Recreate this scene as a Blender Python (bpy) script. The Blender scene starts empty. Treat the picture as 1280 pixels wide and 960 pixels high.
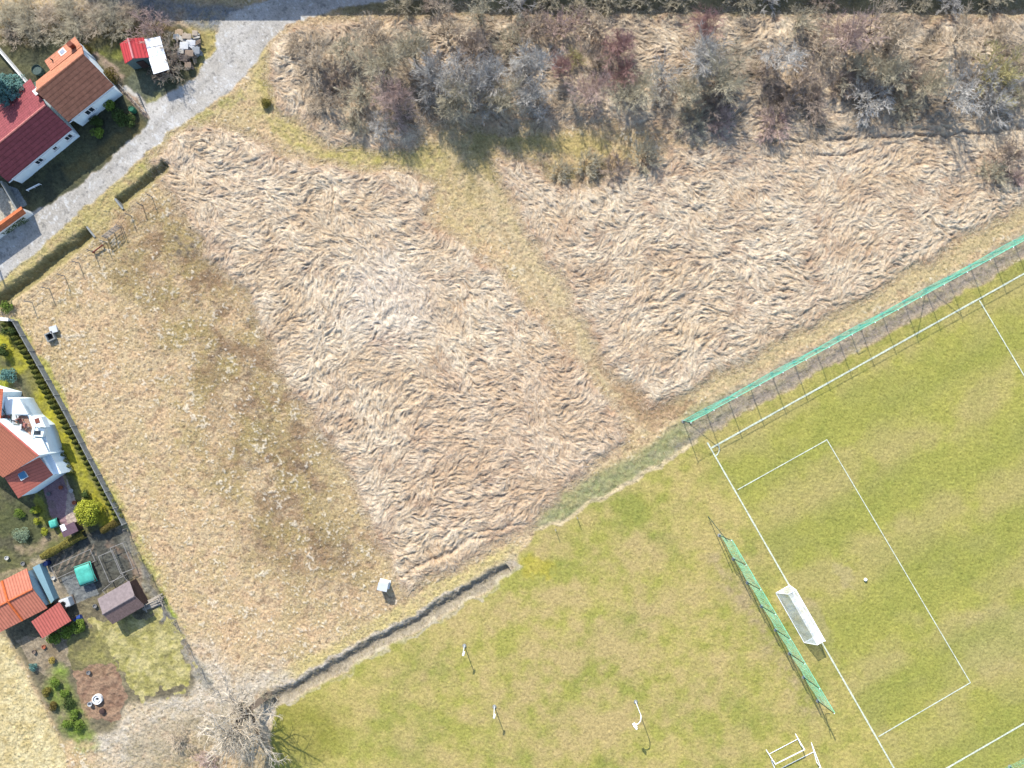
import bpy, math, random
import numpy as np
from mathutils import Vector

random.seed(7)
RNG = np.random.default_rng(7)
R = math.radians
scene = bpy.context.scene
COL = scene.collection
S = 0.09          # metres per photo pixel on the ground
CAMH = 100.0

# ------------------------------------------------------------------ camera, sky, sun, exposure
cam = bpy.data.cameras.new('camera')
cam.sensor_width = 36.0
cam.angle = 2 * math.atan(640 * S / CAMH)
cam.clip_start = 1.0
cam.clip_end = 3000.0
camo = bpy.data.objects.new('camera', cam)
camo.location = (0, 0, CAMH)
COL.objects.link(camo)
scene.camera = camo

SUN_EL = R(41.0)
SUN_DIR = Vector((-0.34 * math.cos(SUN_EL), 0.94 * math.cos(SUN_EL), math.sin(SUN_EL))).normalized()
w = bpy.data.worlds.new('World')
scene.world = w
w.use_nodes = True
nt = w.node_tree
bg = nt.nodes['Background']
sky = nt.nodes.new('ShaderNodeTexSky')
sky.sky_type = 'NISHITA'
sky.sun_disc = False
sky.sun_elevation = SUN_EL
sky.sun_rotation = math.atan2(SUN_DIR.x, SUN_DIR.y)
sky.altitude = 200
nt.links.new(sky.outputs[0], bg.inputs[0])
bg.inputs[1].default_value = 0.15
sun = bpy.data.lights.new('sun', 'SUN')
sun.energy = 3.4
sun.angle = R(0.55)
sun.color = (1.0, 0.94, 0.835)
suno = bpy.data.objects.new('sun', sun)
suno.rotation_euler = SUN_DIR.to_track_quat('Z', 'Y').to_euler()
suno.location = (0, 0, 60)
COL.objects.link(suno)
vs = scene.view_settings
vs.view_transform = 'Standard'
vs.look = 'None'
vs.exposure = 1.2
vs.gamma = 1.0
scene.cycles.max_bounces = 6
scene.cycles.transparent_max_bounces = 12

# ------------------------------------------------------------------ colour
KEXP = 2.05   # apparent linear value of a flat sunlit surface = albedo * KEXP
def lin(c):
    c = np.asarray(c, float) / 255.0
    return np.where(c <= 0.04045, c / 12.92, ((c + 0.055) / 1.055) ** 2.4)
def A(r, g, b):
    return np.clip(lin((r, g, b)) / KEXP, 0.004, 0.85)
def A4(r, g, b):
    return tuple(float(x) for x in A(r, g, b)) + (1.0,)

# ------------------------------------------------------------------ helpers
def P(px, py, h=0.0):
    """world point at height h that shows at photo pixel px, py"""
    k = S * (1 - h / CAMH)
    return Vector(((px - 640) * k, (480 - py) * k, h))
def G(px, py, z=0.0):
    return Vector(((px - 640) * S, (480 - py) * S, z))

def tag(o, label=None, cat=None, group=None, kind=None):
    if label: o['label'] = label
    if cat: o['category'] = cat
    if group: o['group'] = group
    if kind: o['kind'] = kind
    return o

def empty(name, loc, label, cat, group=None, rz=0.0):
    o = bpy.data.objects.new(name, None)
    o.empty_display_size = 0.3
    o.location = loc
    o.rotation_euler = (0, 0, rz)
    COL.objects.link(o)
    return tag(o, label, cat, group)

def link_mesh(name, me, mat, parent=None):
    o = bpy.data.objects.new(name, me)
    if mat is not None and not me.materials:
        me.materials.append(mat)
    COL.objects.link(o)
    if parent is not None:
        o.parent = parent
    return o

def np_mesh(name, verts, faces, smooth=False):
    """faces: (n,k) int array"""
    verts = np.asarray(verts, np.float32)
    faces = np.asarray(faces, np.int32)
    me = bpy.data.meshes.new(name)
    me.vertices.add(len(verts))
    me.vertices.foreach_set('co', verts.ravel())
    n, k = faces.shape
    me.loops.add(n * k)
    me.loops.foreach_set('vertex_index', faces.ravel())
    me.polygons.add(n)
    me.polygons.foreach_set('loop_start', np.arange(0, n * k, k, dtype=np.int32))
    me.update(calc_edges=True)
    me.polygons.foreach_set('use_smooth', np.full(n, smooth, bool))
    me.update()
    return me

class MB:
    """collects simple shapes; coordinates are world ones, build() moves them to the parent's frame"""
    def __init__(s):
        s.v = []; s.f = []
    def add(s, vs_, fs):
        b = len(s.v)
        s.v += [tuple(v) for v in vs_]
        s.f += [tuple(b + i for i in f) for f in fs]
    def prism(s, pts, z0, z1):
        n = len(pts)
        a = sum(pts[i][0] * pts[(i + 1) % n][1] - pts[(i + 1) % n][0] * pts[i][1] for i in range(n))
        if a < 0: pts = list(pts)[::-1]
        s.add([(p[0], p[1], z0) for p in pts] + [(p[0], p[1], z1) for p in pts],
              [tuple(range(n))[::-1], tuple(range(n, 2 * n))] + [(i, (i + 1) % n, n + (i + 1) % n, n + i) for i in range(n)])
    def box(s, c, size, rz=0.0):
        cx, cy, cz = c; hx, hy, hz = size[0] / 2, size[1] / 2, size[2] / 2
        ca, sa = math.cos(rz), math.sin(rz)
        p = [(cx + x * ca - y * sa, cy + x * sa + y * ca) for x, y in ((-hx, -hy), (hx, -hy), (hx, hy), (-hx, hy))]
        s.prism(p, cz - hz, cz + hz)
    def slab(s, q, t):
        """quad/polygon q (3d points) thickened downward along its normal"""
        q = [Vector(p) for p in q]
        n = (q[1] - q[0]).cross(q[2] - q[0]).normalized()
        if n.z < 0: n = -n; q = q[::-1]
        m = len(q)
        s.add(q + [p - n * t for p in q], [tuple(range(m)), tuple(range(m, 2 * m))[::-1]] + [((i + 1) % m, i, m + i, m + (i + 1) % m) for i in range(m)])
    def tube(s, a, b, r0, r1=None, n=6):
        a, b = Vector(a), Vector(b)
        if r1 is None: r1 = r0
        d = (b - a)
        if d.length < 1e-6: return
        d.normalize()
        u = d.cross(Vector((0, 0, 1)) if abs(d.z) < 0.9 else Vector((1, 0, 0))).normalized()
        v = d.cross(u)
        ring = []
        for c, r in ((a, r0), (b, r1)):
            for i in range(n):
                t = 2 * math.pi * i / n
                ring.append(c + u * (r * math.cos(t)) + v * (r * math.sin(t)))
        s.add(ring, [(i, (i + 1) % n, n + (i + 1) % n, n + i) for i in range(n)] + [tuple(range(n))[::-1], tuple(range(n, 2 * n))])
    def lathe(s, c, prof, n=16):
        """prof: list of (r, z)"""
        vs_ = []; fs = []
        for r, z in prof:
            for i in range(n):
                t = 2 * math.pi * i / n
                vs_.append((c[0] + r * math.cos(t), c[1] + r * math.sin(t), c[2] + z))
        for j in range(len(prof) - 1):
            for i in range(n):
                fs.append((j * n + i, j * n + (i + 1) % n, (j + 1) * n + (i + 1) % n, (j + 1) * n + i))
        fs.append(tuple(range(n))[::-1]); fs.append(tuple(range((len(prof) - 1) * n, len(prof) * n)))
        s.add(vs_, fs)
    def build(s, name, mat, parent=None, smooth=False, bevel=0.0):
        me = bpy.data.meshes.new(name)
        off = Vector((0, 0, 0))
        rz = 0
        if parent is not None:
            off = world_loc(parent)
            rz = world_rz(parent)
        ca, sa = math.cos(-rz), math.sin(-rz)
        vs_ = []
        for v in s.v:
            x, y, z = v[0] - off.x, v[1] - off.y, v[2] - off.z
            vs_.append((x * ca - y * sa, x * sa + y * ca, z))
        me.from_pydata(vs_, [], s.f)
        me.update()
        if smooth:
            for p in me.polygons: p.use_smooth = True
        o = link_mesh(name, me, mat, parent)
        if bevel:
            m = o.modifiers.new('bevel', 'BEVEL'); m.width = bevel; m.segments = 2; m.limit_method = 'ANGLE'
        return o
    def top(s, name, mat, label, cat, group=None, kind=None, smooth=False, bevel=0.0):
        """a top-level single mesh with its origin at its base"""
        xs = [v[0] for v in s.v]; ys = [v[1] for v in s.v]; zs = [v[2] for v in s.v]
        c = Vector(((min(xs) + max(xs)) / 2, (min(ys) + max(ys)) / 2, min(zs)))
        s.v = [(v[0] - c.x, v[1] - c.y, v[2] - c.z) for v in s.v]
        o = s.build(name, mat, None, smooth, bevel)
        o.location = c
        return tag(o, label, cat, group, kind)

def world_loc(o):
    v = Vector(o.location)
    while o.parent is not None:
        o = o.parent
        v = v + Vector(o.location)
    return v
def world_rz(o):
    while o.parent is not None: o = o.parent
    return o.rotation_euler.z

# ------------------------------------------------------------------ materials
def new_mat(name):
    m = bpy.data.materials.new(name)
    m.use_nodes = True
    return m, m.node_tree, m.node_tree.nodes['Principled BSDF']

def noise_mat(name, c1, c2, scale=3.0, rough=0.9, detail=5, spec=0.15, metal=0.0, island=0.0, objrand=0.0, bump=0.0, stretch=None):
    m, t, b = new_mat(name)
    N, L = t.nodes, t.links
    tc = N.new('ShaderNodeTexCoord')
    mp = N.new('ShaderNodeMapping')
    L.new(tc.outputs['Object'], mp.inputs[0])
    if stretch: mp.inputs['Scale'].default_value = stretch
    nz = N.new('ShaderNodeTexNoise'); nz.inputs['Scale'].default_value = scale; nz.inputs['Detail'].default_value = detail
    nz.inputs['Roughness'].default_value = 0.65
    L.new(mp.outputs[0], nz.inputs['Vector'])
    cr = N.new('ShaderNodeValToRGB')
    cr.color_ramp.elements[0].position = 0.33; cr.color_ramp.elements[1].position = 0.67
    cr.color_ramp.elements[0].color = c1; cr.color_ramp.elements[1].color = c2
    L.new(nz.outputs['Fac'], cr.inputs[0])
    out = cr.outputs[0]
    if island or objrand:
        hs = N.new('ShaderNodeHueSaturation')
        mr = N.new('ShaderNodeMapRange')
        amt = island or objrand
        mr.inputs['To Min'].default_value = 1 - amt; mr.inputs['To Max'].default_value = 1 + amt
        if island:
            g = N.new('ShaderNodeNewGeometry'); L.new(g.outputs['Random Per Island'], mr.inputs['Value'])
        else:
            oi = N.new('ShaderNodeObjectInfo'); L.new(oi.outputs['Random'], mr.inputs['Value'])
        L.new(mr.outputs[0], hs.inputs['Value'])
        L.new(out, hs.inputs['Color'])
        out = hs.outputs[0]
    L.new(out, b.inputs['Base Color'])
    if bump:
        bp = N.new('ShaderNodeBump'); bp.inputs['Strength'].default_value = bump; bp.inputs['Distance'].default_value = 0.03
        L.new(nz.outputs['Fac'], bp.inputs['Height']); L.new(bp.outputs[0], b.inputs['Normal'])
    b.inputs['Roughness'].default_value = rough
    b.inputs['Specular IOR Level'].default_value = spec
    b.inputs['Metallic'].default_value = metal
    return m

def shade(c, k):
    return (c[0] * k, c[1] * k, c[2] * k, 1.0)
def solid(name, c, rough=0.7, var=0.18, scale=4.0, **kw):
    return noise_mat(name, shade(c, 1 - var), shade(c, 1 + var), scale, rough, **kw)

def roof_mat(name, c, rz, pitch_scale=3.2, var=0.28, ribs=False):
    """tile courses: a saw wave along the slope plus a wave along the ridge, as bump and as dark lines between courses"""
    m, t, b = new_mat(name)
    N, L = t.nodes, t.links
    g = N.new('ShaderNodeNewGeometry')
    mp = N.new('ShaderNodeMapping'); mp.vector_type = 'TEXTURE'
    mp.inputs['Rotation'].default_value = (0, 0, rz)
    L.new(g.outputs['Position'], mp.inputs[0])
    sep = N.new('ShaderNodeSeparateXYZ'); L.new(mp.outputs[0], sep.inputs[0])
    def wave(sock, freq, mode):
        mu = N.new('ShaderNodeMath'); mu.operation = 'MULTIPLY'; mu.inputs[1].default_value = freq; L.new(sock, mu.inputs[0])
        f = N.new('ShaderNodeMath')
        if mode == 'saw':
            f.operation = 'FRACT'
        else:
            f.operation = 'PINGPONG'; f.inputs[1].default_value = 0.5
        L.new(mu.outputs[0], f.inputs[0])
        return f.outputs[0]
    a = wave(sep.outputs['Y'], pitch_scale, 'saw')      # courses across the slope
    c_ = wave(sep.outputs['X'], 4.2 if not ribs else 3.0, 'pp')
    nz = N.new('ShaderNodeTexNoise'); nz.inputs['Scale'].default_value = 2.2; nz.inputs['Detail'].default_value = 8
    nz.inputs['Roughness'].default_value = 0.75
    L.new(g.outputs['Position'], nz.inputs['Vector'])
    cr = N.new('ShaderNodeValToRGB')
    cr.color_ramp.elements[0].position = 0.3; cr.color_ramp.elements[1].position = 0.7
    cr.color_ramp.elements[0].color = shade(c, 1 - var); cr.color_ramp.elements[1].color = shade(c, 1 + var * 0.8)
    L.new(nz.outputs['Fac'], cr.inputs[0])
    # dark line where courses overlap
    mr = N.new('ShaderNodeMapRange'); mr.inputs['From Min'].default_value = 0.0; mr.inputs['From Max'].default_value = 0.3
    mr.inputs['To Min'].default_value = 0.55; mr.inputs['To Max'].default_value = 1.0
    L.new(a if not ribs else c_, mr.inputs['Value'])
    hs = N.new('ShaderNodeHueSaturation'); L.new(cr.outputs[0], hs.inputs['Color']); L.new(mr.outputs[0], hs.inputs['Value'])
    L.new(hs.outputs[0], b.inputs['Base Color'])
    ad = N.new('ShaderNodeMath'); ad.operation = 'ADD'; L.new(a, ad.inputs[0]); L.new(c_, ad.inputs[1])
    bp = N.new('ShaderNodeBump'); bp.inputs['Strength'].default_value = 0.6; bp.inputs['Distance'].default_value = 0.05
    L.new(ad.outputs[0] if not ribs else c_, bp.inputs['Height']); L.new(bp.outputs[0], b.inputs['Normal'])
    b.inputs['Roughness'].default_value = 0.75
    b.inputs['Specular IOR Level'].default_value = 0.2
    return m

def net_mat(name, c, alpha, freq=None):
    m, t, b = new_mat(name)
    N, L = t.nodes, t.links
    out = N['Material Output']
    tr = N.new('ShaderNodeBsdfTransparent')
    mx = N.new('ShaderNodeMixShader')
    nz = N.new('ShaderNodeTexNoise'); nz.inputs['Scale'].default_value = 0.9; nz.inputs['Detail'].default_value = 6
    mr = N.new('ShaderNodeMapRange')
    mr.inputs['To Min'].default_value = alpha * 0.7; mr.inputs['To Max'].default_value = alpha * 1.35
    mr.inputs['From Min'].default_value = 0.3; mr.inputs['From Max'].default_value = 0.7
    g = N.new('ShaderNodeNewGeometry')
    L.new(g.outputs['Position'], nz.inputs['Vector'])
    L.new(nz.outputs['Fac'], mr.inputs['Value'])
    L.new(mr.outputs[0], mx.inputs[0])
    L.new(tr.outputs[0], mx.inputs[1]); L.new(b.outputs[0], mx.inputs[2])
    b.inputs['Base Color'].default_value = c
    b.inputs['Roughness'].default_value = 0.6
    L.new(mx.outputs[0], out.inputs[0])
    return m

def ground_mat(name, amp=0.22, scale=14.0, rough=1.0, bump=0.25):
    m, t, b = new_mat(name)
    N, L = t.nodes, t.links
    at = N.new('ShaderNodeAttribute'); at.attribute_name = 'Col'
    g = N.new('ShaderNodeNewGeometry')
    nz = N.new('ShaderNodeTexNoise'); nz.inputs['Scale'].default_value = scale; nz.inputs['Detail'].default_value = 4
    nz.inputs['Roughness'].default_value = 0.7
    L.new(g.outputs['Position'], nz.inputs['Vector'])
    mr = N.new('ShaderNodeMapRange')
    mr.inputs['From Min'].default_value = 0.3; mr.inputs['From Max'].default_value = 0.7
    mr.inputs['To Min'].default_value = 1 - amp; mr.inputs['To Max'].default_value = 1 + amp
    L.new(nz.outputs['Fac'], mr.inputs['Value'])
    hs = N.new('ShaderNodeHueSaturation')
    L.new(at.outputs['Color'], hs.inputs['Color']); L.new(mr.outputs[0], hs.inputs['Value'])
    L.new(hs.outputs[0], b.inputs['Base Color'])
    if bump:
        bp = N.new('ShaderNodeBump'); bp.inputs['Strength'].default_value = bump; bp.inputs['Distance'].default_value = 0.04
        L.new(nz.outputs['Fac'], bp.inputs['Height']); L.new(bp.outputs[0], b.inputs['Normal'])
    b.inputs['Roughness'].default_value = rough
    b.inputs['Specular IOR Level'].default_value = 0.05
    return m

M = {}
M['white'] = solid('white_render', (.60, .68, .72, 1), 0.8, 0.06, 1.5)  # blue tint stands in for sky light on shaded white walls
M['white_metal'] = solid('white_metal', (0.72, 0.74, 0.76, 1), 0.45, 0.05, 3, spec=0.4)
M['grey_metal'] = solid('grey_metal', (0.42, 0.45, 0.46, 1), 0.5, 0.12, 3, spec=0.4)
M['lamp_metal'] = solid('lamp_metal', (0.55, 0.58, 0.62, 1), 0.45, 0.08, 3, spec=0.4)
M['dark_metal'] = solid('dark_green_metal', (0.03, 0.055, 0.045, 1), 0.6, 0.2, 3)
M['glass'] = solid('window_glass', (0.02, 0.03, 0.04, 1), 0.12, 0.1, 1, spec=0.6)
M['concrete'] = solid('concrete', A4(165, 168, 165), 0.95, 0.25, 2.5)
M['pale_concrete'] = solid('pale_concrete', (0.6, 0.6, 0.58, 1), 0.9, 0.1, 4)
M['dark'] = solid('dark_opening', (0.015, 0.016, 0.017, 1), 0.9, 0.2, 5)
M['wood'] = solid('weathered_wood', A4(150, 132, 118), 0.9, 0.3, 5, stretch=(1, 6, 1))
M['wood_pale'] = solid('pale_boards', A4(200, 190, 175), 0.9, 0.2, 5)
M['wood_dark'] = solid('dark_wood', A4(88, 70, 66), 0.9, 0.3, 5)
M['brick'] = solid('brick', A4(150, 90, 75), 0.9, 0.2, 6)
M['turq'] = solid('turquoise_tarpaulin', A4(95, 205, 185), 0.5, 0.2, 2.5, spec=0.3, bump=0.5)
M['blue'] = solid('blue_plastic', A4(50, 85, 170), 0.4, 0.15, 3, spec=0.4)
M['plastic_white'] = solid('white_plastic', A4(232, 236, 238), 0.4, 0.05, 3, spec=0.4)
M['green_plastic'] = solid('green_plastic', A4(60, 130, 100), 0.5, 0.2, 3)
M['green_net'] = net_mat('green_netting', A4(72, 196, 150), 0.50)
M['goal_net'] = net_mat('white_goal_netting', (0.75, 0.78, 0.8, 1), 0.42)
M['wire'] = solid('rusty_wire', (0.16, 0.13, 0.11, 1), 0.7, 0.2, 3)
M['post'] = solid('grey_post', (0.2, 0.19, 0.18, 1), 0.8, 0.2, 4)
M['line'] = solid('white_line_paint', (0.40, 0.43, 0.34, 1), 0.95, 0.3, 5)
M['felt'] = solid('roofing_felt', A4(160, 146, 146), 0.9, 0.18, 3)
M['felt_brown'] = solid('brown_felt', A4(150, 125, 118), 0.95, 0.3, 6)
M['red_metal'] = roof_mat('red_sheet_roof', A4(232, 84, 88), R(14), ribs=True, var=0.1)
M['ivory'] = solid('ivory_ball', (0.8, 0.8, 0.8, 1), 0.4, 0.05, 8)
M['cushion'] = solid('cushion_fabric', A4(190, 130, 120), 0.9, 0.2, 6)

# ------------------------------------------------------------------ terrain fields, one sample per photo pixel
X0, X1, Y0, Y1 = -80, 1360, -80, 1040
NX, NY = X1 - X0 + 1, Y1 - Y0 + 1
PX, PY = np.meshgrid(np.arange(X0, X1 + 1, dtype=np.float32), np.arange(Y0, Y1 + 1, dtype=np.float32))
fy = np.fft.fftfreq(NY)[:, None]; fx = np.fft.rfftfreq(NX)[None, :]
K2 = (fx * fx + fy * fy) * (2 * math.pi) ** 2
def blur(a, s):
    return np.fft.irfft2(np.fft.rfft2(a) * np.exp(-K2 * s * s / 2), s=(NY, NX)).astype(np.float32)
def nz(s, seed):
    a = np.random.default_rng(seed).standard_normal((NY, NX)).astype(np.float32)
    if s > 0: a = blur(a, s)
    a -= a.mean()
    return a / a.std()
def fb(s, seed, n=3):
    o = 0; amp = 1.0; tot = 0
    for i in range(n):
        o = o + nz(s / 2 ** i, seed + i) * amp; tot += amp * amp; amp *= 0.6
    return o / math.sqrt(tot)
def sstep(x, a, b):
    t = np.clip((x - a) / (b - a), 0, 1)
    return t * t * (3 - 2 * t)
WX = fb(9, 101) * 2.2 + nz(2, 131) * 0.9; WY = fb(9, 111) * 2.2 + nz(2, 137) * 0.9
def poly(pts, warp=1.0):
    X = PX + WX * warp; Y = PY + WY * warp
    m = np.zeros((NY, NX), bool)
    n = len(pts)
    for i in range(n):
        x1, y1 = pts[i]; x2, y2 = pts[(i + 1) % n]
        if y1 == y2: continue
        c = ((y1 > Y) != (y2 > Y)) & (X < (x2 - x1) * (Y - y1) / (y2 - y1) + x1)
        m ^= c
    return m
def dist(pts, warp=0.0):
    X = PX + WX * warp; Y = PY + WY * warp
    d = np.full((NY, NX), 1e9, np.float32)
    for (x1, y1), (x2, y2) in zip(pts[:-1], pts[1:]):
        vx, vy = x2 - x1, y2 - y1
        t = np.clip(((X - x1) * vx + (Y - y1) * vy) / (vx * vx + vy * vy), 0, 1)
        d = np.minimum(d, np.hypot(X - x1 - t * vx, Y - y1 - t * vy))
    return d
def ell(cx, cy, rx, ry, ang=0.0, soft=0.4):
    a = R(ang); X = PX - cx + WX * 2; Y = PY - cy + WY * 2
    u = (X * math.cos(a) + Y * math.sin(a)) / rx; v = (-X * math.sin(a) + Y * math.cos(a)) / ry
    return 1 - sstep(np.hypot(u, v), 1 - soft, 1 + soft)

ROAD = [(-80, 338), (0, 292), (32, 270), (75, 245), (140, 200), (176, 165), (184, 146), (172, 128), (153, 112), (158, 107), (182, 131), (204, 122), (240, 100), (270, 62), (270, 44), (286, 20), (300, 10),
        (320, 4), (377, -4), (440, -16), (560, -30), (560, -12), (470, 2), (420, 9), (378, 24), (357, 32), (340, 50), (320, 77), (282, 115), (240, 147), (205, 172), (172, 200), (140, 230), (87, 275), (50, 310), (0, 352), (-80, 425)]
REED_A = [(188, 200), (215, 176), (240, 156), (262, 158), (330, 180), (380, 205), (440, 212), (490, 212), (545, 235), (530, 275), (590, 310), (625, 345), (665, 385), (705, 435), (740, 482), (775, 520), (785, 548),
          (745, 578), (700, 612), (664, 652), (610, 688), (560, 710), (508, 742), (492, 715), (478, 680), (462, 640), (440, 600), (415, 550), (380, 505), (350, 455), (320, 392), (285, 345), (245, 290), (215, 245)]
REED_B = [(617, 193), (650, 200), (690, 232), (740, 235), (790, 205), (860, 180), (960, 185), (1040, 178), (1180, 175), (1360, 160), (1360, 215), (1280, 252), (1230, 282), (1180, 308), (1100, 356), (1030, 398), (960, 435), (900, 470), (862, 488),
          (822, 513), (808, 500), (800, 486), (760, 462), (752, 430), (722, 385), (700, 345), (662, 290), (640, 245)]
SCRUB = [(338, 95), (345, 55), (372, 30), (470, 24), (640, 18), (1360, 18), (1360, 165), (1180, 175), (1030, 180), (960, 185), (870, 175), (800, 155), (760, 150), (700, 152), (640, 158), (560, 150), (525, 165), (510, 190), (470, 188), (430, 180), (380, 152), (345, 125)]
FIELD = [(330, 1040), (345, 885), (395, 858), (500, 800), (600, 745), (645, 708), (668, 664), (700, 652), (748, 625), (800, 598), (848, 566), (866, 550), (905, 531), (970, 495), (1050, 451), (1150, 396), (1280, 324), (1360, 279), (1360, 1040)]
MUD = [(660, 662), (688, 632), (735, 600), (790, 570), (845, 532), (900, 493), (1000, 443), (1100, 391), (1200, 336), (1280, 289), (1360, 247), (1360, 282), (1280, 326), (1150, 398), (1050, 453), (970, 497), (905, 533), (866, 553), (850, 566), (800, 598), (748, 625), (700, 655)]
GARD_A = [(-80, 400), (10, 398), (22, 405), (80, 510), (152, 648), (128, 668), (50, 700), (-80, 745)]
GARD_B = [(-80, 745), (50, 700), (152, 652), (200, 738), (247, 850), (235, 868), (160, 880), (140, 915), (80, 925), (60, 890), (30, 830), (5, 790), (-80, 790)]
PALE = [(-80, 788), (5, 792), (28, 835), (60, 895), (82, 940), (84, 1040), (-80, 1040)]
HOUSE_G = [(-80, 40), (60, 45), (145, 40), (215, 30), (262, 45), (262, 66), (238, 100), (204, 122), (180, 133), (186, 150), (176, 165), (140, 200), (75, 245), (32, 270), (0, 292), (-80, 338)]

m_road = poly(ROAD, 0.7)
m_ra = poly(REED_A, 1.3); m_rb = poly(REED_B, 1.5); m_sc = poly(SCRUB, 1.6)
m_field = poly(FIELD, 0.8); m_mud = poly(MUD, 1.0) & ~m_field
m_ga = poly(GARD_A, 0.3); m_gb = poly(GARD_B, 0.6); m_pale = poly(PALE, 0.8); m_hg = poly(HOUSE_G, 0.8)
PITCH = [(888, 560), (1300, 331), (1500, 220), (1500, 1200), (1240, 1150), (1118, 960)]
m_pitch = poly(PITCH, 0.2)

def soft(m, s): return np.clip(blur(m.astype(np.float32), s), 0, 1)
H = np.zeros((NY, NX), np.float32)
C = np.zeros((NY, NX, 3), np.float32)
def paint(mask, colour):
    global C
    mask = np.clip(mask, 0, 1)[..., None]
    C = C * (1 - mask) + np.asarray(colour, np.float32) * mask

w0 = nz(0, 1); w1 = nz(0.8, 2); w2 = nz(2.0, 3); w4 = fb(5, 5); w12 = fb(14, 8); w40 = fb(45, 12)
grain = 1 + 0.10 * w0 + 0.07 * w1
def mixc(a, b, t):
    t = np.clip(t, 0, 1)[..., None]
    return np.asarray(a, np.float32) * (1 - t) + np.asarray(b, np.float32) * t

# --- mown meadow (base everywhere)
straw = A(234, 210, 170); straw_d = A(192, 162, 112); olive = A(168, 148, 86); brn = A(146, 118, 92); grn = A(150, 158, 82)
base = mixc(straw, straw_d, 0.34 + 0.16 * w2 + 0.20 * w4 + 0.24 * w1)
base = mixc(base, A(226, 190, 150), np.clip(0.15 + 0.35 * fb(6, 63), 0, 0.6))
C[:] = base
# olive-brown stripes running down the mown meadow
ax = (0.43, 0.903)
cr_ = (PX - 232) * ax[1] - (PY - 340) * ax[0]    # distance across the stripe direction
band = np.exp(-(np.abs(cr_ + 12 * w12) / 66) ** 3) * sstep(PY, 225, 300) * (1 - sstep(PY, 660, 790))
streak = np.sin(cr_ / 7.5 + 1.2 * w12) * 0.5 + 0.5
paint(band * np.clip(0.58 + 0.26 * w4 + 0.30 * w12 + 0.18 * w1 + 0.15 * streak, 0, 0.95), A(172, 150, 98))
paint(band * np.clip(0.36 + 0.46 * fb(8, 61) + 0.20 * w2 + 0.15 * w1, 0, 0.85), brn)
paint(band * sstep(fb(6, 67) + 0.5 * w1, 0.7, 1.9) * 0.7, A(118, 102, 88))
band2 = np.exp(-((cr_ + 92 + 5 * w12) / 13) ** 2) * sstep(PY, 440, 500) * (1 - sstep(PY, 560, 640))
paint(band2 * np.clip(0.3 + 0.25 * w4, 0, 0.7), olive)
paint(np.clip(0.07 + 0.25 * w12 + 0.15 * w4, 0, 0.4), A(196, 178, 126))
paint(sstep(w1 + w2 * .6 + 0.8 * w4, 1.2, 2.8) * 0.6, A(246, 234, 212))
paint(sstep(-w1 * 0.5 - w2 - 0.8 * w4, 0.8, 2.6) * 0.55, brn)
H += 0.012 * w0 + 0.022 * w1 + 0.022 * w2

# --- green/yellow verges and paths
def pathband(pts, wid, colour, amt, warp=1.0, sf=0.5):
    d = dist(pts, warp)
    paint((1 - sstep(d, wid * (1 - sf), wid * (1 + sf))) * np.clip(amt + 0.16 * w4 + 0.10 * w2, 0, 1), colour)
verge = A(196, 182, 122); vgreen = A(176, 172, 104)
pathband([(-20, 368), (60, 320), (120, 268), (180, 215)], 17, verge, 0.7)
pathband([(180, 205), (215, 168), (262, 140), (300, 120)], 8, vgreen, 0.5)
pathband([(330, 70), (325, 110), (335, 140), (380, 175), (440, 200), (520, 205), (590, 205)], 16, A(206, 188, 134), 0.75)
pathband([(330, 110), (340, 150), (400, 190), (520, 200), (600, 175), (760, 185)], 9, A(186, 174, 104), 0.5)
pathband([(560, 175), (590, 230), (640, 300), (690, 360), (720, 410), (755, 465), (800, 505)], 18, A(214, 194, 156), 0.75, 2.2)
pathband([(560, 240), (600, 262), (560, 290)], 16, A(205, 184, 134), 0.6)
pathband([(600, 190), (640, 290), (700, 370), (740, 440)], 6, A(200, 180, 132), 0.35)
pathband([(575, 190), (610, 270), (665, 345), (715, 425)], 3, A(182, 158, 118), 0.4)
pathband([(790, 500), (815, 515), (850, 505)], 17, A(176, 146, 114), 0.8, 1.8)
pathband([(745, 455), (775, 490), (812, 515)], 9, A(184, 154, 120), 0.6, 2.0)
paint(ell(600, 200, 60, 42) * np.clip(0.45 + 0.25 * w4, 0, 1), A(176, 160, 112))
paint(ell(705, 195, 95, 32, 0) * np.clip(0.5 + 0.25 * w4, 0, 1), A(196, 176, 120))
paint(ell(735, 222, 80, 20, 8) * np.clip(0.4 + 0.3 * w2, 0, 1), A(150, 132, 108))
paint(ell(232, 292, 26, 30) * np.clip(0.2 + 0.4 * w2, 0, 1), A(132, 120, 104))
pathband([(20, 405), (60, 470), (100, 550), (150, 640), (170, 690), (215, 770)], 6, A(170, 184, 76), 0.6, 0.8)
pathband([(30, 420), (70, 490), (110, 565), (160, 650), (200, 730)], 8, A(196, 186, 110), 0.35, 1.0)
pathband([(850, 497), (960, 447), (1100, 372), (1200, 315), (1290, 262), (1360, 225)], 9, A(205, 184, 140), 0.8)
pathband([(340, 855), (420, 812), (480, 780), (560, 732), (640, 690)], 10, A(214, 196, 136), 0.8, 0.8)
pathband([(250, 830), (300, 870), (340, 858)], 26, A(226, 212, 192), 0.5)
pathband([(160, 930), (230, 890), (300, 880), (330, 870)], 42, A(214, 202, 182), 0.75, 1.5)
pathband([(185, 940), (240, 925), (300, 910), (320, 960)], 30, A(168, 154, 124), 0.5, 2)

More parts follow.
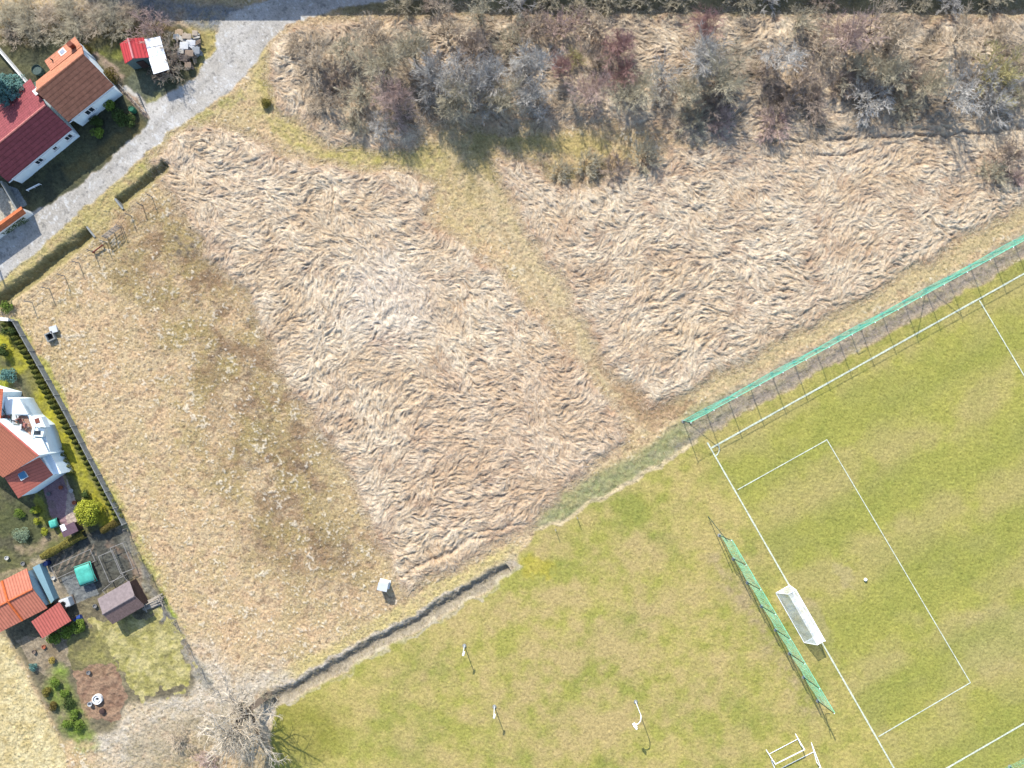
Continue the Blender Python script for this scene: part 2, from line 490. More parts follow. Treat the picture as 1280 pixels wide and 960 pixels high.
# --- reeds: streaks drawn out along a wandering flow
anch = [(230, 190, 28), (300, 230, 30), (300, 330, -8), (400, 360, -30), (450, 420, -38), (480, 380, 45), (540, 400, 50), (440, 520, -48), (480, 620, -20), (560, 330, 12), (520, 600, -25), (600, 500, 35), (620, 600, -15), (700, 560, -12),
        (560, 690, -35), (480, 290, 22), (650, 220, 40), (700, 290, 30), (800, 340, -28), (900, 400, -32), (800, 450, -18), (1000, 300, -25), (1000, 210, -5), (1150, 220, -12), (1150, 300, -35), (900, 220, 0), (400, 100, 60), (450, 150, 20),
        (850, 60, 5), (830, 140, 15), (1000, 60, 30), (1250, 60, 50), (1100, 150, 10), (1260, 130, -20)]
vx = np.zeros((NY, NX), np.float32); vy = np.zeros_like(vx)
for ax_, ay_, an in anch:
    wgt = 1.0 / (((PX - ax_) ** 2 + (PY - ay_) ** 2) / 900.0 + 1) ** 1.6
    vx += wgt * math.cos(2 * R(an)); vy += wgt * math.sin(2 * R(an))
ang = 0.5 * np.arctan2(vy, vx) + R(26) * fb(26, 31) + R(24) * nz(8, 41) + R(17) * nz(4, 43)
FX, FY = np.cos(ang).astype(np.float32), np.sin(ang).astype(np.float32)
def lic(src, n, decay=0.0):
    acc = src.copy(); tot = 1.0
    for sgn in (1, -1):
        x = PX - X0; y = PY - Y0
        x = x.copy(); y = y.copy()
        for k in range(n):
            xi = np.clip(x.round().astype(np.int32), 0, NX - 1); yi = np.clip(y.round().astype(np.int32), 0, NY - 1)
            x = x + sgn * FX[yi, xi]; y = y + sgn * FY[yi, xi]
            xi = np.clip(x.round().astype(np.int32), 0, NX - 1); yi = np.clip(y.round().astype(np.int32), 0, NY - 1)
            wg = 1.0 - k / n if sgn > 0 else (1.0 - k / n) * (1 - decay)
            acc += src[yi, xi] * wg
            tot += wg
    acc = acc / tot
    acc -= acc.mean()
    return acc / acc.std()
sel = sstep(fb(22, 195), -0.8, 0.8)
st_big = lic(nz(1.9, 71), 8, 0.6) * sel + lic(nz(1.25, 75), 5, 0.6) * (1 - sel)
st_mid = lic(nz(1.1, 72), 5, 0.5)
st_fine = lic(nz(0.5, 73), 4)
lump = nz(4.5, 74)
reed = (m_ra | m_rb | m_sc) & ~m_road & ~m_mud & ~m_field
reed_s = soft(reed, 3.0) * np.clip(0.25 + 0.85 * soft(reed, 9), 0, 1)
cvar = sstep(fb(16, 191), -1.1, 0.9)
calm = (0.5 + 0.5 * cvar) * np.clip(1 - 0.35 * ell(560, 340, 70, 40) - 0.3 * ell(1060, 250, 120, 50), 0.5, 1)
scrub_s = soft(m_sc & reed, 12)
# locks lie over one another: broad crowns, narrow clefts between them
sm_ = 0.62 * st_big + 0.42 * st_mid + 0.14 * st_fine
ridge = np.where(sm_ > 0, 0.38 * np.tanh(sm_), np.tanh(0.95 * sm_)) * 0.20 * calm + 0.045 * lump + 0.028 * st_fine + 0.022 * w1
H = H * (1 - reed_s) + reed_s * (0.34 + ridge + 0.10 * scrub_s * nz(6, 91))
reed_l = A(244, 226, 198); reed_m = A(218, 194, 162); reed_b = A(184, 150, 122); reed_g = A(170, 158, 140)
rc = mixc(reed_m, reed_l, 0.55 + 0.22 * st_fine + 0.16 * st_mid + 0.14 * w12)
rc = mixc(rc, reed_b, np.clip(0.10 + 0.20 * fb(10, 81) + 0.12 * st_mid - 0.05 * st_big, 0, 0.75))
rc = mixc(rc, A(214, 184, 146), np.clip(0.06 + 0.26 * fb(20, 84), 0, 0.55))
rc = mixc(rc, A(250, 240, 226), 0.38 * ell(485, 375, 60, 55, 30, 0.6))
rc = mixc(rc, A(206, 172, 142), np.clip(0.9 * ell(650, 560, 150, 120, 0) - 0.35, 0, 0.3) + 0 * w2)
rc = mixc(rc, reed_g, np.clip(scrub_s * (0.34 + 0.30 * fb(12, 86) + 0.15 * st_mid), 0, 0.85))
rc = mixc(rc, A(120, 106, 86), np.clip(scrub_s * (0.02 + 0.30 * fb(12, 87)), 0, 0.7))
# matted brown strip along the reed edges
edge = np.clip(reed_s * (1 - soft(reed, 6)) * 2.2, 0, 1)
rc = mixc(rc, A(188, 146, 112), np.clip(edge * (0.5 + 0.4 * w4), 0, 0.8))
paint(np.clip(soft(reed, 3.2) * 1.15 + 0.10 * w1 * (soft(reed, 6) > .15) * (soft(reed, 6) < .8), 0, 1), rc)
tr = dist([(1028, 176), (1090, 173), (1180, 170), (1280, 162), (1360, 158)], 0.6)
H -= 0.30 * np.exp(-(tr / 2.4) ** 2)
tr = dist([(965, 178), (1010, 178)], 0.6); H -= 0.2 * np.exp(-(tr / 2) ** 2)
tr = dist([(1020, 195), (1060, 195), (1090, 185)], 0.6); H -= 0.2 * np.exp(-(tr / 2) ** 2)
for q in ([(495, 722), (560, 688), (600, 665), (655, 655)], [(520, 712), (590, 675), (640, 668)]):
    tr = dist(q, 0.5); H -= 0.22 * np.exp(-(tr / 2.2) ** 2) * reed_s

# --- strip above the scrub, its colour darkened for the shade lying there
top_ = (1 - sstep(PY + 2 * w4, 12, 24)) * sstep(PX, 400, 440)
paint(top_ * 0.8, mixc(A(150, 142, 104), A(112, 110, 86), 0.5 + 0.3 * w4))

# --- sports field
f_s = soft(m_field, 1.0)
g1 = A(184, 184, 90); g2 = A(212, 200, 112); g3 = A(142, 158, 74); g4 = A(210, 190, 128)
fc = mixc(g1, g2, 0.45 + 0.22 * w4 + 0.20 * w12 + 0.08 * w2)
fc = mixc(fc, g3, np.clip(0.06 + 0.18 * fb(22, 151) + 0.10 * w2, 0, 0.5))
u_ = (PX * 0.88 - PY * 0.47) / 1.0; v_ = PX * 0.47 + PY * 0.88
worn = (1 - soft(m_pitch, 14)) * np.clip(1 - np.hypot(PX - 720, (PY - 830)) / 460, 0, 1) * 1.25
blot = lic(nz(5, 161), 6)
fc = mixc(fc, g4, np.clip(worn * (0.48 + 0.12 * blot + 0.14 * w4 + 0.16 * w12 + 0.16 * np.sin(v_ / 14.0 + w40)), 0, 0.85))
ps = soft(m_pitch, 2)
stripe = np.sin(v_ / 17.5 + 0.5 * w40) * 0.5 + np.sin(v_ / 6.0) * 0.10
fc = mixc(fc, A(186, 188, 86), ps * np.clip(0.45 + 0.1 * w4, 0, 1))
fc = mixc(fc, A(208, 190, 128), ps * np.clip(0.22 + 0.42 * stripe + 0.22 * w12, 0, 0.65))
fc = mixc(fc, A(206, 188, 146), ps * np.clip(ell(1020, 775, 30, 16, 60) * .5 + ell(1060, 720, 14, 10) * .4 + ell(1250, 800, 60, 34, -30) * 0.35, 0, .6))
fc = mixc(fc, A(156, 168, 74), ps * np.clip(0.22 - 0.42 * stripe + 0.12 * w12, 0, 0.6))
fc = mixc(fc, A(196, 178, 132), np.exp(-((dist([(895, 700), (960, 800), (1010, 890)], 1)) / 13) ** 2) * np.clip(0.45 + 0.25 * w4, 0, 1))
fc = mixc(fc, A(204, 192, 66), np.clip(ell(672, 712, 22, 9, -30) * 0.6, 0, 1))
fc = mixc(fc, A(150, 150, 52), np.clip(ell(370, 915, 60, 40) * 0.5, 0, 1))
fc = (fc * np.array([0.84, 0.80, 0.80], np.float32) + fc.mean(2, keepdims=True) * 0.06)
paint(f_s, fc)
H = H * (1 - f_s) + f_s * (0.012 * w0 + 0.012 * w1)

# --- muddy track
mud_s = soft(m_mud, 3.5) * (1 - soft(m_field, 1.5))
mc = mixc(A(166, 164, 124), A(184, 168, 146), sstep(PX + 20 * w12, 800, 930))
mc = mixc(mc, A(150, 158, 104), np.clip((0.45 + 0.35 * w4) * (1 - sstep(PX, 830, 950)), 0, 1))
mc = mixc(mc, A(184, 172, 128), np.clip(0.12 + 0.25 * w4 + 0.15 * w2, 0, 0.7))
paint(mud_s, mc)
rut = np.exp(-((dist([(846, 560), (900, 526), (1000, 470), (1100, 414), (1200, 358), (1300, 302)], 0.5)) / 5) ** 2)
paint(rut * 0.6, A(164, 152, 140))
pathband([(672, 660), (700, 652), (760, 618), (830, 578), (868, 552)], 2.6, A(224, 204, 164), 0.85, 0.6)
H = H * (1 - mud_s) + mud_s * (0.015 * w1 + 0.03 * w2)
H -= 0.06 * rut

# --- ditches, real hollows
def ditch(pts, wid, depth, colour, cut=True):
    global H
    d = dist(pts, 0.5)
    if cut:      # square end at the culvert
        (xa, ya), (xb, yb) = pts[-2], pts[-1]
        ll = math.hypot(xb - xa, yb - ya); al = ((PX - xb) * (xb - xa) + (PY - yb) * (yb - ya)) / ll
        d = d + 30 * sstep(al, -0.5, 2)
        (xa, ya), (xb, yb) = pts[1], pts[0]
        ll = math.hypot(xb - xa, yb - ya); al = ((PX - xb) * (xb - xa) + (PY - yb) * (yb - ya)) / ll
        d = d + 30 * sstep(al, -0.5, 2)
    H = H - depth * (1 - sstep(d, 0.0, wid)) 
    paint((1 - sstep(d, wid * 0.5, wid * 1.1)) * 0.85, mixc(colour, colour * 0.75, 0.5 + 0.3 * w2))
ditch([(-60, 415), (0, 376), (48, 342), (112, 289)], 12, 1.0, A(166, 156, 108))
ditch([(148, 253), (176, 232), (208, 204)], 9, 0.8, A(166, 156, 108))
pathband([(340, 872), (420, 832), (500, 788), (580, 742), (640, 704)], 10, A(196, 182, 160), 0.85, 0.7)
ditch([(340, 876), (420, 834), (500, 789), (580, 744), (636, 710)], 11, 0.62, A(170, 160, 140))
pathband([(356, 880), (430, 842), (510, 798), (590, 752), (650, 712)], 2.4, A(208, 196, 170), 0.6, 1.4)
pathband([(345, 862), (420, 822), (500, 778), (580, 732)], 2.0, A(220, 208, 190), 0.6, 0.9)

# --- pale field at the lower left
p_s = soft(m_pale, 1.5)
paint(p_s, mixc(A(232, 216, 168), A(212, 192, 138), 0.4 + 0.25 * w4 + 0.2 * w2))

# --- gardens
ga = soft(m_ga, 1.0)
paint(ga, mixc(A(128, 128, 84), A(100, 98, 78), 0.5 + 0.3 * w4))
pathband([(2, 425), (40, 470), (75, 540), (110, 610), (135, 650)], 10, A(190, 184, 66), 0.85, 0.6)
paint(ell(6, 490, 22, 26) * 0.8, A(180, 184, 60))
pathband([(20, 475), (45, 520), (68, 560), (80, 600), (95, 640)], 3.5, A(196, 172, 140), 0.8, 0.5)
pathband([(22, 470), (44, 512), (52, 530)], 2.5, A(92, 104, 60), 0.7, 0.3)
paint(ell(30, 478, 20, 20) * 0.7, A(110, 108, 90))
paint(poly([(50, 598), (78, 592), (92, 640), (88, 660), (66, 652)], 0.2) * 1.0, mixc(A(182, 150, 154), A(160, 130, 136), 0.5 + 0.3 * w1))
paint(poly([(84, 600), (100, 640), (96, 662), (84, 655)], 0.3) * 1.0, A(210, 190, 176))
paint(ell(25, 650, 40, 26) * 0.75, A(96, 102, 70))
pathband([(28, 690), (60, 672), (90, 665)], 6, A(180, 160, 132), 0.6)
pathband([(46, 620), (60, 650), (78, 672)], 5, A(150, 152, 70), 0.7)
gb = soft(m_gb, 2.5)
paint(gb, mixc(A(150, 140, 110), A(120, 112, 92), 0.5 + 0.35 * w4))
paint(poly([(55, 692), (140, 655), (160, 662), (170, 720), (120, 745), (80, 742), (60, 715)], 0.4) * 0.9, mixc(A(104, 106, 100), A(84, 84, 78), 0.5 + 0.3 * w2))
paint(poly([(76, 722), (108, 712), (124, 742), (92, 756)], 0.1) * 0.9, A(138, 142, 142))
rows = (np.sin((PX * 0.9 + PY * 0.42) * 0.95) > 0.45) & poly([(66, 700), (118, 680), (122, 694), (72, 716)], 0.3)
paint(rows * 0.55, A(176, 156, 136))
pathband([(150, 655), (175, 715), (215, 780), (262, 862)], 6, A(164, 160, 146), 0.6, 0.7)
pathband([(160, 668), (190, 735), (240, 820)], 2.2, A(124, 122, 116), 0.6, 0.5)
pathband([(140, 680), (165, 700), (178, 740)], 5, A(170, 140, 118), 0.5, 0.8)
paint(poly([(112, 775), (145, 768), (205, 755), (240, 842), (228, 866), (165, 868), (140, 820), (118, 830)], 2.6) * np.clip(0.8 + 0.2 * w4, 0, 1), mixc(A(178, 172, 92), A(204, 192, 136), 0.45 + 0.3 * w4 + 0.15 * w2))
paint(poly([(80, 800), (120, 780), (150, 840), (118, 850), (84, 835)], 1.0) * 0.8, mixc(A(168, 162, 96), A(130, 124, 86), 0.5 + 0.3 * w4))
paint(poly([(92, 838), (140, 828), (160, 872), (148, 900), (105, 900)], 0.8) * 0.9, mixc(A(150, 118, 98), A(178, 146, 120), 0.5 + 0.35 * w2 + 0.2 * w4))
paint(poly([(20, 800), (80, 790), (88, 835), (60, 850), (38, 835)], 0.8) * 0.8, mixc(A(150, 132, 108), A(180, 164, 140), 0.5 + 0.35 * w4))
pathband([(70, 850), (90, 900), (110, 925)], 15, A(140, 158, 76), 0.6, 1.2)
pathband([(45, 700), (60, 715), (80, 740), (75, 750)], 7, A(184, 170, 148), 0.8, 0.8)

# --- ground around the upper-left houses
hg = soft(m_hg, 1.0)
paint(hg, mixc(A(112, 112, 84), A(86, 88, 72), 0.5 + 0.3 * w4))
paint(ell(248, 52, 18, 34, 20) * 0.8, A(186, 170, 112))
pathband([(262, 30), (268, 55), (250, 92)], 6, A(190, 176, 110), 0.8)
paint(ell(135, 62, 26, 18) * np.clip(0.5 + 0.4 * w4, 0, 1), A(140, 142, 78))
pathband([(118, 68), (150, 95), (150, 108), (182, 142)], 4.5, A(190, 166, 148), 0.8, 0.5)
paint(ell(185, 110, 26, 22, 30) * 0.7, A(120, 126, 108))
paint(ell(192, 130, 14, 9, -35) * 0.6, A(186, 180, 120))
paint(poly([(-40, 236), (2, 234), (20, 262), (-10, 288), (-60, 300)], 0.1) * 1.0, A(206, 198, 180))
paint(poly([(3, 230), (22, 236), (34, 256), (20, 262)], 0.1) * 1.0, A(160, 168, 170))
pathband([(90, 215), (140, 185), (170, 160)], 9, A(128, 116, 78), 0.6, 0.7)
pathband([(-60, 30), (60, 34), (200, 30)], 22, A(128, 114, 84), 0.75)
H = H * (1 - hg) + hg * (0.02 * w1 + 0.02 * w2)

# --- gravel roads
pathband([(140, 6), (200, 10), (260, 22), (300, 22)], 15, A(150, 152, 152), 0.85, 0.5)  # side lane painted darker to carry the shade over it
r_s = soft(m_road, 0.8)
rcol = mixc(A(226, 221, 212), A(200, 196, 190), 0.4 + 0.30 * w1 + 0.2 * w4)
paint(r_s, rcol)
rw = np.exp(-(dist([(-40, 362), (60, 275), (150, 195), (250, 112), (300, 50), (360, 12), (440, -8)]) / 3.5) ** 2)
paint(rw * 0.35 * r_s, A(190, 184, 170))
paint(r_s * np.clip(0.15 + 0.3 * w12, 0, 0.5), A(190, 182, 168))
for off_ in (-4.5, 5):
    tk = np.exp(-((dist([(-40 , 362 + off_), (60, 275 + off_), (150, 195 + off_), (250, 112 + off_), (300, 50 + off_), (360, 12 + off_)], 1.2)) / 2.0) ** 2)
    paint(tk * r_s * 0.35, A(176, 172, 166))
paint(r_s * sstep(w2 + w1, 1.6, 2.6) * 0.6, A(228, 228, 226))
paint(r_s * sstep(-w2 - w1, 1.7, 2.6) * 0.5, A(142, 140, 136))
H = H * (1 - r_s) + r_s * (0.006 * w0)

C *= np.clip(grain, 0.6, 1.4)[..., None]
C = np.clip(C, 0.01, 0.8)
# fade relief at the sheet's rim
rim = np.minimum.reduce([PX - X0, X1 - PX, PY - Y0, Y1 - PY])
H *= np.clip(rim / 12, 0, 1)

def hz(px, py):
    xi = int(min(max(round(px - X0), 0), NX - 1)); yi = int(min(max(round(py - Y0), 0), NY - 1))
    return float(H[yi, xi])
def GZ(px, py, dz=0.0):
    return G(px, py, hz(px, py) + dz)

# --- split into objects by what each face is
zid = np.zeros((NY, NX), np.uint8)
zid[m_ga | m_gb | m_hg] = 6
zid[reed] = 2
zid[m_field] = 4
zid[m_mud] = 5
zid[m_road] = 1
m_mead = poly([(22, 385), (190, 210), (215, 245), (285, 345), (350, 455), (415, 550), (478, 680), (508, 742), (480, 780), (342, 850), (270, 850), (200, 735), (150, 640), (80, 508)], 1.0)
zid[m_mead & (zid == 0)] = 3
VX = ((PX - 640) * S).ravel(); VY = ((480 - PY) * S).ravel(); VZ = H.ravel()
CR = C.reshape(-1, 3)
idx = np.arange(NX * NY).reshape(NY, NX)
q = np.stack([idx[:-1, :-1], idx[1:, :-1], idx[1:, 1:], idx[:-1, 1:]], -1)
fz = zid[:-1, :-1]
def ground_obj(name, z, mat, label, cat, kind):
    f = q[fz == z]
    u, inv = np.unique(f, return_inverse=True)
    me = np_mesh(name, np.stack([VX[u], VY[u], VZ[u]], -1), inv.reshape(-1, 4), smooth=True)
    at = me.color_attributes.new('Col', 'FLOAT_COLOR', 'POINT')
    c4 = np.ones((len(u), 4), np.float32); c4[:, :3] = CR[u]
    at.data.foreach_set('color', c4.ravel())
    o = link_mesh(name, me, mat)
    return tag(o, label, cat, None, kind)
gm = ground_mat('grass_ground', 0.26, 11)
gm_reed = ground_mat('dry_reed', 0.20, 11, bump=0.3)
gm_road = ground_mat('gravel', 0.20, 22, bump=0.4)
gm_field = ground_mat('turf', 0.16, 9, bump=0.15)
ground_obj('ground', 0, gm, 'rough straw and green grass of verges, banks and trodden tracks', 'ground', 'structure')
ground_obj('road', 1, gm_road, 'pale gravel road curving past the houses at the upper left', 'road', 'structure')
ground_obj('dry_reeds', 2, gm_reed, 'flattened beige dry reeds lying in wavy locks over two big patches', 'reeds', 'stuff')
ground_obj('meadow', 3, gm, 'mown straw coloured meadow with olive brown stripes', 'meadow', 'structure')
ground_obj('sports_field', 4, gm_field, 'yellow green sports turf filling the lower right', 'sports field', 'structure')
ground_obj('path', 5, gm, 'muddy grey green track between reeds and sports turf', 'path', 'structure')
ground_obj('garden_ground', 6, gm, 'garden soil, lawn and paving around the houses on the left', 'garden ground', 'structure')

# ring of plain land out to the horizon
bx0, bx1 = (X0 - 640) * S, (X1 - 640) * S; by1, by0 = (480 - Y0) * S, (480 - Y1) * S
FAR = 900.0
xs = np.concatenate([np.linspace(-FAR, bx0, 30), np.linspace(bx0, bx1, 40)[1:], np.linspace(bx1, FAR, 30)[1:]])
ys = np.concatenate([np.linspace(-FAR, by0, 30), np.linspace(by0, by1, 32)[1:], np.linspace(by1, FAR, 30)[1:]])
gx, gy = np.meshgrid(xs, ys)
ii = np.arange(gx.size).reshape(gx.shape)
qq = np.stack([ii[:-1, :-1], ii[:-1, 1:], ii[1:, 1:], ii[1:, :-1]], -1)
cxm = (gx[:-1, :-1] + gx[1:, 1:]) / 2; cym = (gy[:-1, :-1] + gy[1:, 1:]) / 2
keep = ~((cxm > bx0) & (cxm < bx1) & (cym > by0) & (cym < by1))
me = np_mesh('land', np.stack([gx.ravel(), gy.ravel(), np.zeros(gx.size)], -1), qq[keep])
land = link_mesh('land', me, noise_mat('far_land', A4(196, 182, 130), A4(158, 160, 92), 0.05, 1.0, 8))
tag(land, 'plain grassland reaching to the horizon around the fields', 'land', None, 'structure')

# ------------------------------------------------------------------ loose reed stems and straw lying on the ground
def stems(n, mask, lmin, lmax, wid, spread, lift, name, mat, label, cat, cols, seed):
    r = np.random.default_rng(seed)
    ys_, xs_ = np.nonzero(mask[12:-12, 12:-12])
    k = r.integers(0, len(xs_), n)
    x = xs_[k] + 12 + r.random(n) - 0.5; y = ys_[k] + 12 + r.random(n) - 0.5
    xi = x.round().astype(int); yi = y.round().astype(int)
    a = ang[yi, xi] + r.normal(0, spread, n) + (r.random(n) < 0.5) * math.pi
    L = r.uniform(lmin, lmax, n)
    dx, dy = np.cos(a), np.sin(a)
    pts = []
    for t, lf in ((-0.5, 0.0), (0.05, 1.0), (0.5, 0.35)):
        qx = x + dx * L * t / S; qy = y + dy * L * t / S
        zi = H[np.clip(qy.round().astype(int), 0, NY - 1), np.clip(qx.round().astype(int), 0, NX - 1)]
        pts.append((qx, qy, zi + 0.015 + lift * lf * r.uniform(0.2, 1, n)))
    V = np.zeros((n, 6, 3), np.float32)
    wd = wid * r.uniform(0.6, 1.4, n) / S / 2
    for j, (qx, qy, qz) in enumerate(pts):
        s = (1.0, 1.0, 0.35)[j]
        for kk, sg in enumerate((-1, 1)):
            ex = qx - dy * wd * s * sg; ey = qy + dx * wd * s * sg
            V[:, 2 * j + kk, 0] = (ex + X0 - 640) * S; V[:, 2 * j + kk, 1] = (480 - (ey + Y0)) * S; V[:, 2 * j + kk, 2] = qz
    b = (np.arange(n) * 6)[:, None]
    F = np.concatenate([b + np.array([[0, 1, 3, 2]]), b + np.array([[2, 3, 5, 4]])])
    me = np_mesh(name, V.reshape(-1, 3), F)
    cc = np.asarray(cols, np.float32)[r.integers(0, len(cols), n)] * r.uniform(0.75, 1.2, n)[:, None]
    under = C[yi, xi]
    cc = cc * 0.45 + under * 0.6
    c4 = np.ones((n, 6, 4), np.float32); c4[:, :, :3] = cc[:, None, :]
    at = me.color_attributes.new('Col', 'FLOAT_COLOR', 'POINT')
    at.data.foreach_set('color', c4.ravel())
    o = link_mesh(name, me, mat)
    return tag(o, label, cat, None, 'stuff')
gm_stem = ground_mat('loose_stem', 0.1, 3, bump=0)
stems(60000, reed, 0.25, 0.8, 0.05, 0.5, 0.07, 'reed_stems', gm_stem, 'loose pale reed stems lying over the flattened reeds', 'reeds', [reed_l, reed_m, reed_l, A(222, 196, 160), reed_b, A(226, 216, 204)], 11)
ring = (soft(reed, 6) > .08) & (soft(reed, 6) < .6) & ~m_road & ~m_field & ~m_mud
stems(16000, ring, 0.2, 0.75, 0.05, 0.9, 0.06, 'stray_stems', gm_stem, 'stray reed stems scattered round the rims of the reed patches', 'reeds', [reed_l, reed_m, A(222, 196, 160), reed_b], 17)
vis = (PX > -60) & (PX < 1340) & (PY > -60) & (PY < 1020)
stems(45000, (zid == 3) & vis, 0.1, 0.28, 0.035, 2.0, 0.03, 'straw_litter', gm_stem, 'loose cut straw scattered on the mown meadow', 'straw', [straw, straw_d, A(240, 228, 206), olive, straw, brn], 12)
stems(26000, ((zid == 0) | (zid == 5)) & vis, 0.1, 0.35, 0.045, 2.0, 0.06, 'verge_grass', gm_stem, 'tufts of dry grass on the verges and tracks', 'grass', [straw, straw_d, verge, vgreen, olive], 13)

# ------------------------------------------------------------------ gabled buildings
def gable_frame(r0, r1):
    u = (r1 - r0); u.z = 0; Ln = u.length; u = u.normalized()
    n = Vector((u.y, -u.x, 0))     # right of the ridge direction
    return u, n, Ln
def gable_roof(root, r0, r1, hr, wr, hre, wl, hle, mat, over=0.3, wall_mat=None, wall_name='wall', ridge_mat=None, tr=0.14):
    """r0, r1 ground points of the ridge ends; wr/wl horizontal reach of right/left slopes to the eaves at heights hre/hle"""
    u, n, Ln = gable_frame(r0, r1)
    a = r0.copy(); b = r1.copy()
    def at(p, off, h): return Vector((p.x + n.x * off, p.y + n.y * off, h))
    m = MB()
    m.slab([at(a, 0, hr), at(b, 0, hr), at(b, wr, hre), at(a, wr, hre)], tr)
    m.slab([at(a, 0, hr), at(b, 0, hr), at(b, -wl, hle), at(a, -wl, hle)], tr)
    rf = m.build('roof', mat, root)
    m = MB(); m.tube(at(a, 0, hr + 0.02), at(b, 0, hr + 0.02), 0.11, n=8)
    m.build('ridge_cap', ridge_mat or mat, rf)
    # walls: a gabled prism inset under the roof
    a2 = a + u * over; b2 = b - u * over
    kr = (wr - over) / wr; kl = (wl - over) / wl
    ew = hr - (hr - hre) * kr - tr * 1.4; el = hr - (hr - hle) * kl - tr * 1.4; top = hr - tr * 1.5
    m = MB()
    vs_ = []
    for p in (a2, b2):
        vs_ += [at(p, wr - over, -0.05), at(p, wr - over, ew), at(p, 0, top), at(p, -(wl - over), el), at(p, -(wl - over), -0.05)]
    m.add(vs_, [(0, 1, 2, 3, 4), (9, 8, 7, 6, 5), (0, 5, 6, 1), (1, 6, 7, 2), (2, 7, 8, 3), (3, 8, 9, 4)])
    m.build(wall_name, wall_mat or M['white'], root)
    return u, n, at
def gable_wall_window(root, a, u, n, off, pix, z, wd, ht):
    """window on the right-hand eave wall"""
    along = (P(pix[0], pix[1], z) - a).xy.to_3d().dot(u)
    c = a + u * along + n * off
    rz = math.atan2(u.y, u.x)
    m = MB(); m.box((c.x + n.x * 0.03, c.y + n.y * 0.03, z), (wd + 0.16, 0.09, ht + 0.16), rz)
    w_ = m.build('window', M['white_metal'], root)
    m = MB()
    for s in (-1, 1):
        cc = c + u * (s * wd * 0.26) + n * 0.08
        m.box((cc.x, cc.y, z), (wd * 0.44, 0.03, ht), rz)
    m.build('pane', M['glass'], w_)
    m = MB(); cc = c + n * 0.12; m.box((cc.x, cc.y, z - ht / 2 - 0.1), (wd + 0.3, 0.2, 0.05), rz); m.build('sill', M['pale_concrete'], w_)

RZ1 = math.atan2(48, 59)
roof1 = roof_mat('terracotta_tiles', A4(222, 148, 116), RZ1, 3.0, var=.35)
roof2 = roof_mat('maroon_tiles', A4(168, 86, 92), RZ1, 3.0, var=.32)
# brown roofed house
q0 = Vector(P(45, 114.5, 6.4)); q1 = Vector(P(104, 67.5, 6.4))
root = empty('house', ((q0 + q1) / 2).xy.to_3d(), 'white house under a steep tiled roof, orange on its sunny side with a chimney', 'house')
u, n, at = gable_roof(root, q0, q1, 6.4, 2.85, 3.1, 2.7, 3.3, roof1)
gable_wall_window(root, q0.xy.to_3d(), u, n, 2.56, (114, 141), 1.75, 1.0, 0.9)
m = MB()   # lean-to on the sunny side
m.slab([at(q0 + u * 2.1, -2.3, 3.85), at(q1, -2.3, 3.85), at(q1, -4.0, 3.1), at(q0 + u * 2.1, -4.0, 3.1)], 0.12)
lr = m.build('annex_roof', roof1, root)
m = MB()
pa = [at(q0 + u * 2.3, -2.4, 0), at(q1 - u * 0.2, -2.4, 0), at(q1 - u * 0.2, -3.8, 0), at(q0 + u * 2.3, -3.8, 0)]
m.prism([(p.x, p.y) for p in pa], -0.05, 2.95); m.build('annex_wall', M['white'], root)
sk = at(q0 + u * 4.3, -3.3, 3.42)
m = MB(); m.box((sk.x, sk.y, sk.z + 0.06), (0.75, 0.6, 0.14), RZ1); s_ = m.build('skylight', M['white_metal'], root)
m = MB(); m.box((sk.x, sk.y, sk.z + 0.135), (0.55, 0.42, 0.03), RZ1); m.build('pane', solid('sky_glass', A4(190, 200, 215), 0.1, 0.1, 2, spec=0.6), s_)
ch = at(q0 + u * 5.6, -2.9, 3.6)
m = MB(); m.box((ch.x, ch.y, 3.8), (0.5, 0.42, 1.3), RZ1); c_ = m.build('chimney', M['brick'], root)
m = MB(); m.box((ch.x, ch.y, 4.49), (0.58, 0.5, 0.08), RZ1); m.build('cap', M['brick'], c_)
m = MB(); vp = at(q0 + u * 2.9, -3.3, 3.4); m.tube(vp, vp + Vector((0, 0, 0.45)), 0.08); m.build('vent_pipe', M['dark_metal'], root)
m = MB(); m.tube(at(q0, 2.93, 3.0), at(q1, 2.93, 3.0), 0.07, n=6); m.build('gutter', M['grey_metal'], root)

# maroon roofed wing
p0 = Vector(P(-25, 198, 5.2)); p1 = Vector(P(57, 131, 5.2))
root = empty('house', ((p0 + p1) / 2).xy.to_3d(), 'long low white house with maroon tiled roof joined to the taller orange roofed house', 'house')
u, n, at = gable_roof(root, p0, p1, 5.2, 2.5, 2.7, 4.6, 2.9, roof2, ridge_mat=solid('pink_ridge', A4(236, 150, 140), 0.8))
for al, wd in (((83, 168), 0.8), ((67, 183), 0.45), ((47, 199), 0.8)):
    gable_wall_window(root, p0.xy.to_3d(), u, n, 2.21, al, 1.55, wd, 0.75 if wd > 0.6 else 0.5)
m = MB(); m.tube(at(p0, 2.58, 2.6), at(p1, 2.58, 2.6), 0.07, n=6); m.build('gutter', M['grey_metal'], root)
m = MB(); d_ = at(p0 + u * 9.2, -1.6, 4.6); m.box((d_.x, d_.y, 4.6), (0.5, 0.5, 1.5), RZ1); c_ = m.build('chimney', M['brick'], root)
m = MB(); m.box((d_.x, d_.y, 5.4), (0.62, 0.62, 0.08), RZ1); m.build('cap', M['pale_concrete'], c_)

